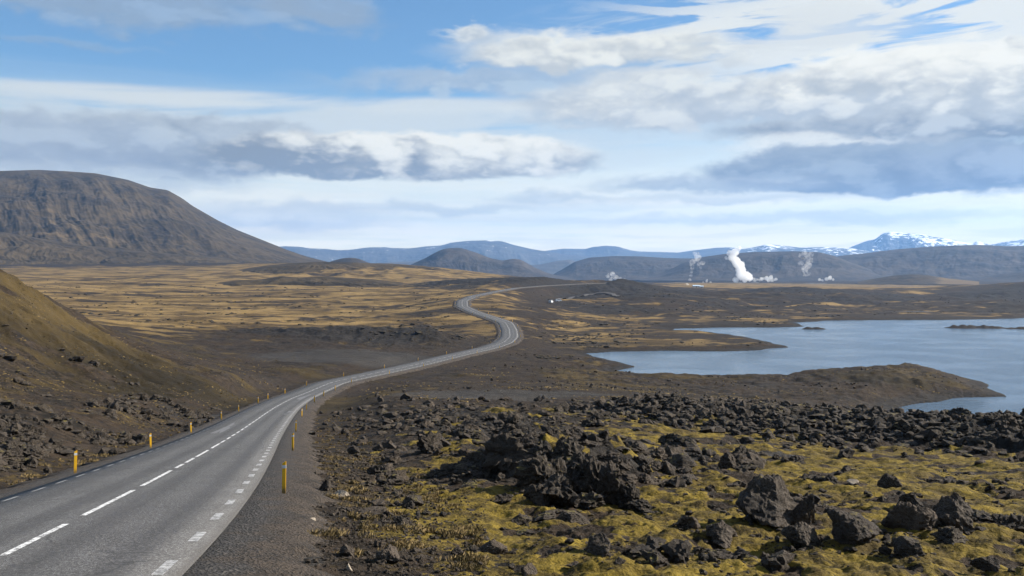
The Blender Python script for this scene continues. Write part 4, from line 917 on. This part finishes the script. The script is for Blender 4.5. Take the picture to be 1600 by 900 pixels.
# ------------------------------------------------------------------ steam
def steam(blobs, D, dens, label, seed, wisp=0., step=8):
    """a cloud of steam: overlapping billows fused into one hull, given as photo column, row, radius in photo pixels"""
    k = D/F; bm = bmesh.new(); c0 = None; rs = random.Random(seed)
    for (px, py, rad) in blobs:
        c_ = Vector(((px-800)*k, D+rs.uniform(-.5, .5)*rad*k, CAMZ-(py-HY)*k)); c0 = c0 or c_
        for q in range(5):
            o_ = Vector((rs.gauss(0, 1), rs.gauss(0, 1), rs.gauss(0, .8)))*rad*k*.38 if q else Vector()
            bmesh.ops.create_icosphere(bm, subdivisions=2, radius=rad*k*(rs.uniform(.4, .65) if q else .85), matrix=__import__('mathutils').Matrix.Translation(c_+o_-c0))
    me = bpy.data.meshes.new('steam'); bm.to_mesh(me); bm.free()
    o = bpy.data.objects.new('steam_plume', me); C.objects.link(o); o.location = c0
    md = o.modifiers.new('r', 'REMESH'); md.mode = 'VOXEL'; md.voxel_size = max(.9, min(b_[2] for b_ in blobs)*k*.16)
    dg = bpy.context.evaluated_depsgraph_get(); m2 = bpy.data.meshes.new_from_object(o.evaluated_get(dg)); o.modifiers.clear(); o.data = m2
    R0 = sum(b_[2] for b_ in blobs)/len(blobs)*k
    for v_ in m2.vertices:
        q = v_.co/R0; nv = v_.normal
        v_.co += nv*R0*(.22*(.35-abs(mn.noise(q*1.3+Vector((seed, 0, 0))))*1.6) + .12*(.3-abs(mn.noise(q*3.1))*1.6) + .06*mn.noise(q*7.))
    m_ = bpy.data.materials.new('steam'); m_.use_nodes = True; b = NB(m_.node_tree); b.n.clear()
    pv = b.n.new('ShaderNodeVolumePrincipled'); pv.inputs['Color'].default_value = (1, 1, 1, 1); pv.inputs['Anisotropy'].default_value = .0
    if wisp:
        n = b.noise(objco(b), 1.3/R0, 4, .6); b.put(pv.inputs['Density'], b.ss(n, .40, .60)*dens)
    else: pv.inputs['Density'].default_value = dens
    oo = b.n.new('ShaderNodeOutputMaterial'); b.l.new(pv.outputs[0], oo.inputs['Volume'])
    m2.materials.clear(); m2.materials.append(m_)
    return tag(o, label, 'steam plume', None, 'thing')
steam([(1178, 437, 4), (1172, 434, 7), (1166, 431, 9), (1160, 430, 10), (1158, 422, 9.5), (1155, 414, 9), (1150, 408, 9), (1145, 402, 8.5), (1141, 396, 6.5), (1149, 394, 7.5), (1153, 390, 5), (1135, 403, 3.5), (1150, 437, 5), (1163, 438, 5)], 3350, .055, 'tallest dense white steam column rising in front of the dark rounded mountain', 1)
steam([(1205, 434, 4.5), (1198, 435, 4.5), (1190, 436, 4), (1212, 436.5, 3), (1202, 437, 4), (1184, 437, 2.5)], 3350, .05, 'low white steam bank just right of the tallest column', 2)
steam([(1090, 402, 7), (1084, 408, 5.5), (1097, 411, 4.5), (1088, 397, 5), (1080, 414, 4), (1081, 419, 3.6), (1081, 425, 3.4), (1079, 431, 3.2), (1078, 437, 3), (1095, 418, 3.2), (1092, 413, 4)], 2900, .032, 'thin twisting steam plume with a torn top left of the tallest column', 3, 1)
steam([(1262, 414, 7.5), (1258, 421, 6.5), (1266, 407, 6), (1252, 411, 5), (1264, 428, 4), (1258, 396, 6), (1268, 397, 5.5), (1250, 399, 4), (1262, 402, 5), (1258, 430, 3.5)], 3400, .022, 'faint drifting steam puff in two torn pieces above the plain', 4, 1)
steam([(1297, 434.5, 4), (1291, 436, 3.6), (1302, 437, 2.6), (1280, 437, 3.0), (1285, 438, 2.5)], 3400, .045, 'small low steam pair under the faint drifting puff', 5)
steam([(957, 428, 5), (950, 432, 4), (962, 433, 4.5), (969, 435, 3.5), (976, 437, 2.4), (955, 436, 4)], 3300, .045, 'low ragged steam drift farthest left on the plain', 6, 1)
steam([(1104, 439.5, 2.4), (1099, 441, 1.8), (1110, 441, 2.2), (1105, 437, 1.5)], 3200, .05, 'tiny steam tuft between the thin plume and the tallest column', 7)
steam([(1075, 445, 2.4), (1073, 443, 1.8), (1077, 447, 2)], 1950, .10, 'tiny steam tuft beside the white plant buildings', 8)

# ------------------------------------------------------------------ distant buildings and a parked van
mat_wht, b, p = newmat('white_wall'); p.inputs['Base Color'].default_value = (.50, .52, .54, 1)
mat_roof, b, p = newmat('blue_grey_roof'); p.inputs['Base Color'].default_value = (.42, .52, .62, 1); p.inputs['Roughness'].default_value = .5
mat_dkgl, b, p = newmat('dark_glass'); p.inputs['Base Color'].default_value = (.03, .035, .04, 1); p.inputs['Roughness'].default_value = .15
mat_tyre, b, p = newmat('tyre_rubber'); p.inputs['Base Color'].default_value = (.02, .02, .02, 1)
def building(px, py, w, dp, h, rh, label, rot=0., dmin=1200):
    x, y, z = hit(px, py, dmin, 3600); o = bpy.data.objects.new('plant_building', None); C.objects.link(o); o.location = (x, y, z); o.rotation_euler = (0, 0, rot)
    bm = bmesh.new(); box(bm, -w/2, w/2, -dp/2, dp/2, -3, h); bmo('wall', bm, mat_wht, o)
    bm = bmesh.new(); vs_ = [bm.verts.new(c_) for c_ in [(-w/2-.4, -dp/2-.5, h+.02), (w/2+.4, -dp/2-.5, h+.02), (w/2+.4, dp/2+.5, h+.02), (-w/2-.4, dp/2+.5, h+.02), (-w/2-.4, 0, h+rh), (w/2+.4, 0, h+rh)]]
    for f in [(0, 1, 5, 4), (2, 3, 4, 5), (0, 4, 3), (1, 2, 5), (0, 3, 2, 1)]: bm.faces.new([vs_[i] for i in f])
    bmo('roof', bm, mat_roof, o)
    bm = bmesh.new(); box(bm, -w*.1, w*.02, -dp/2-.12, -dp/2-.02, 0, h*.7); bmo('door', bm, mat_dkgl, o)
    for q in (.18, .32): bm = bmesh.new(); box(bm, w*q, w*(q+.07), -dp/2-.12, -dp/2-.02, h*.4, h*.75); bmo('window', bm, mat_dkgl, o)
    tag(o, label, 'building')
building(1088, 449, 12, 7, 2.4, 1.5, 'small white plant building with blue grey roof at the foot of the tiny steam tuft')
building(1096, 449.4, 6, 5, 2., 1.2, 'smaller white shed right next to the white plant building')
def van(px, py, label, rot):
    x, y, z = hit(px, py, 500, 1500); o = bpy.data.objects.new('parked_van', None); C.objects.link(o); o.location = (x, y, z+.1); o.rotation_euler = (0, 0, rot)
    bm = bmesh.new(); pr = [(-2.5, .35), (2.5, .35), (2.5, 1.1), (1.9, 1.3), (1.2, 2.1), (-2.4, 2.15), (-2.5, 1.9)]
    A_ = [bm.verts.new((q, -.95, w)) for q, w in pr]; B_ = [bm.verts.new((q, .95, w)) for q, w in pr]; n = len(pr)
    bm.faces.new(A_); bm.faces.new(B_[::-1])
    for i in range(n): bm.faces.new((A_[i], B_[i], B_[(i+1) % n], A_[(i+1) % n]))
    bmesh.ops.recalc_face_normals(bm, faces=bm.faces); bmo('body', bm, mat_wht, o)
    for sy in (-.96, .96):
        bm = bmesh.new(); box(bm, -1.6, 1.2, min(sy, sy*1.01), max(sy, sy*1.01), 1.35, 1.85); bmo('side_window', bm, mat_dkgl, o)
        for sx in (-1.6, 1.55):
            bm = bmesh.new(); bmesh.ops.create_cone(bm, cap_ends=True, segments=20, radius1=.36, radius2=.36, depth=.25)
            bmesh.ops.rotate(bm, verts=bm.verts, cent=(0, 0, 0), matrix=__import__('mathutils').Matrix.Rotation(R(90), 3, 'X')); bmesh.ops.translate(bm, verts=bm.verts, vec=(sx, sy*.93, .36)); bmo('wheel', bm, mat_tyre, o)
    tag(o, label, 'van')
van(873, 471.5, 'white van parked at the start of the pale gravel track', .3)
van(861, 473.5, 'low white vehicle parked left of the other one near the gravel track', 1.2)
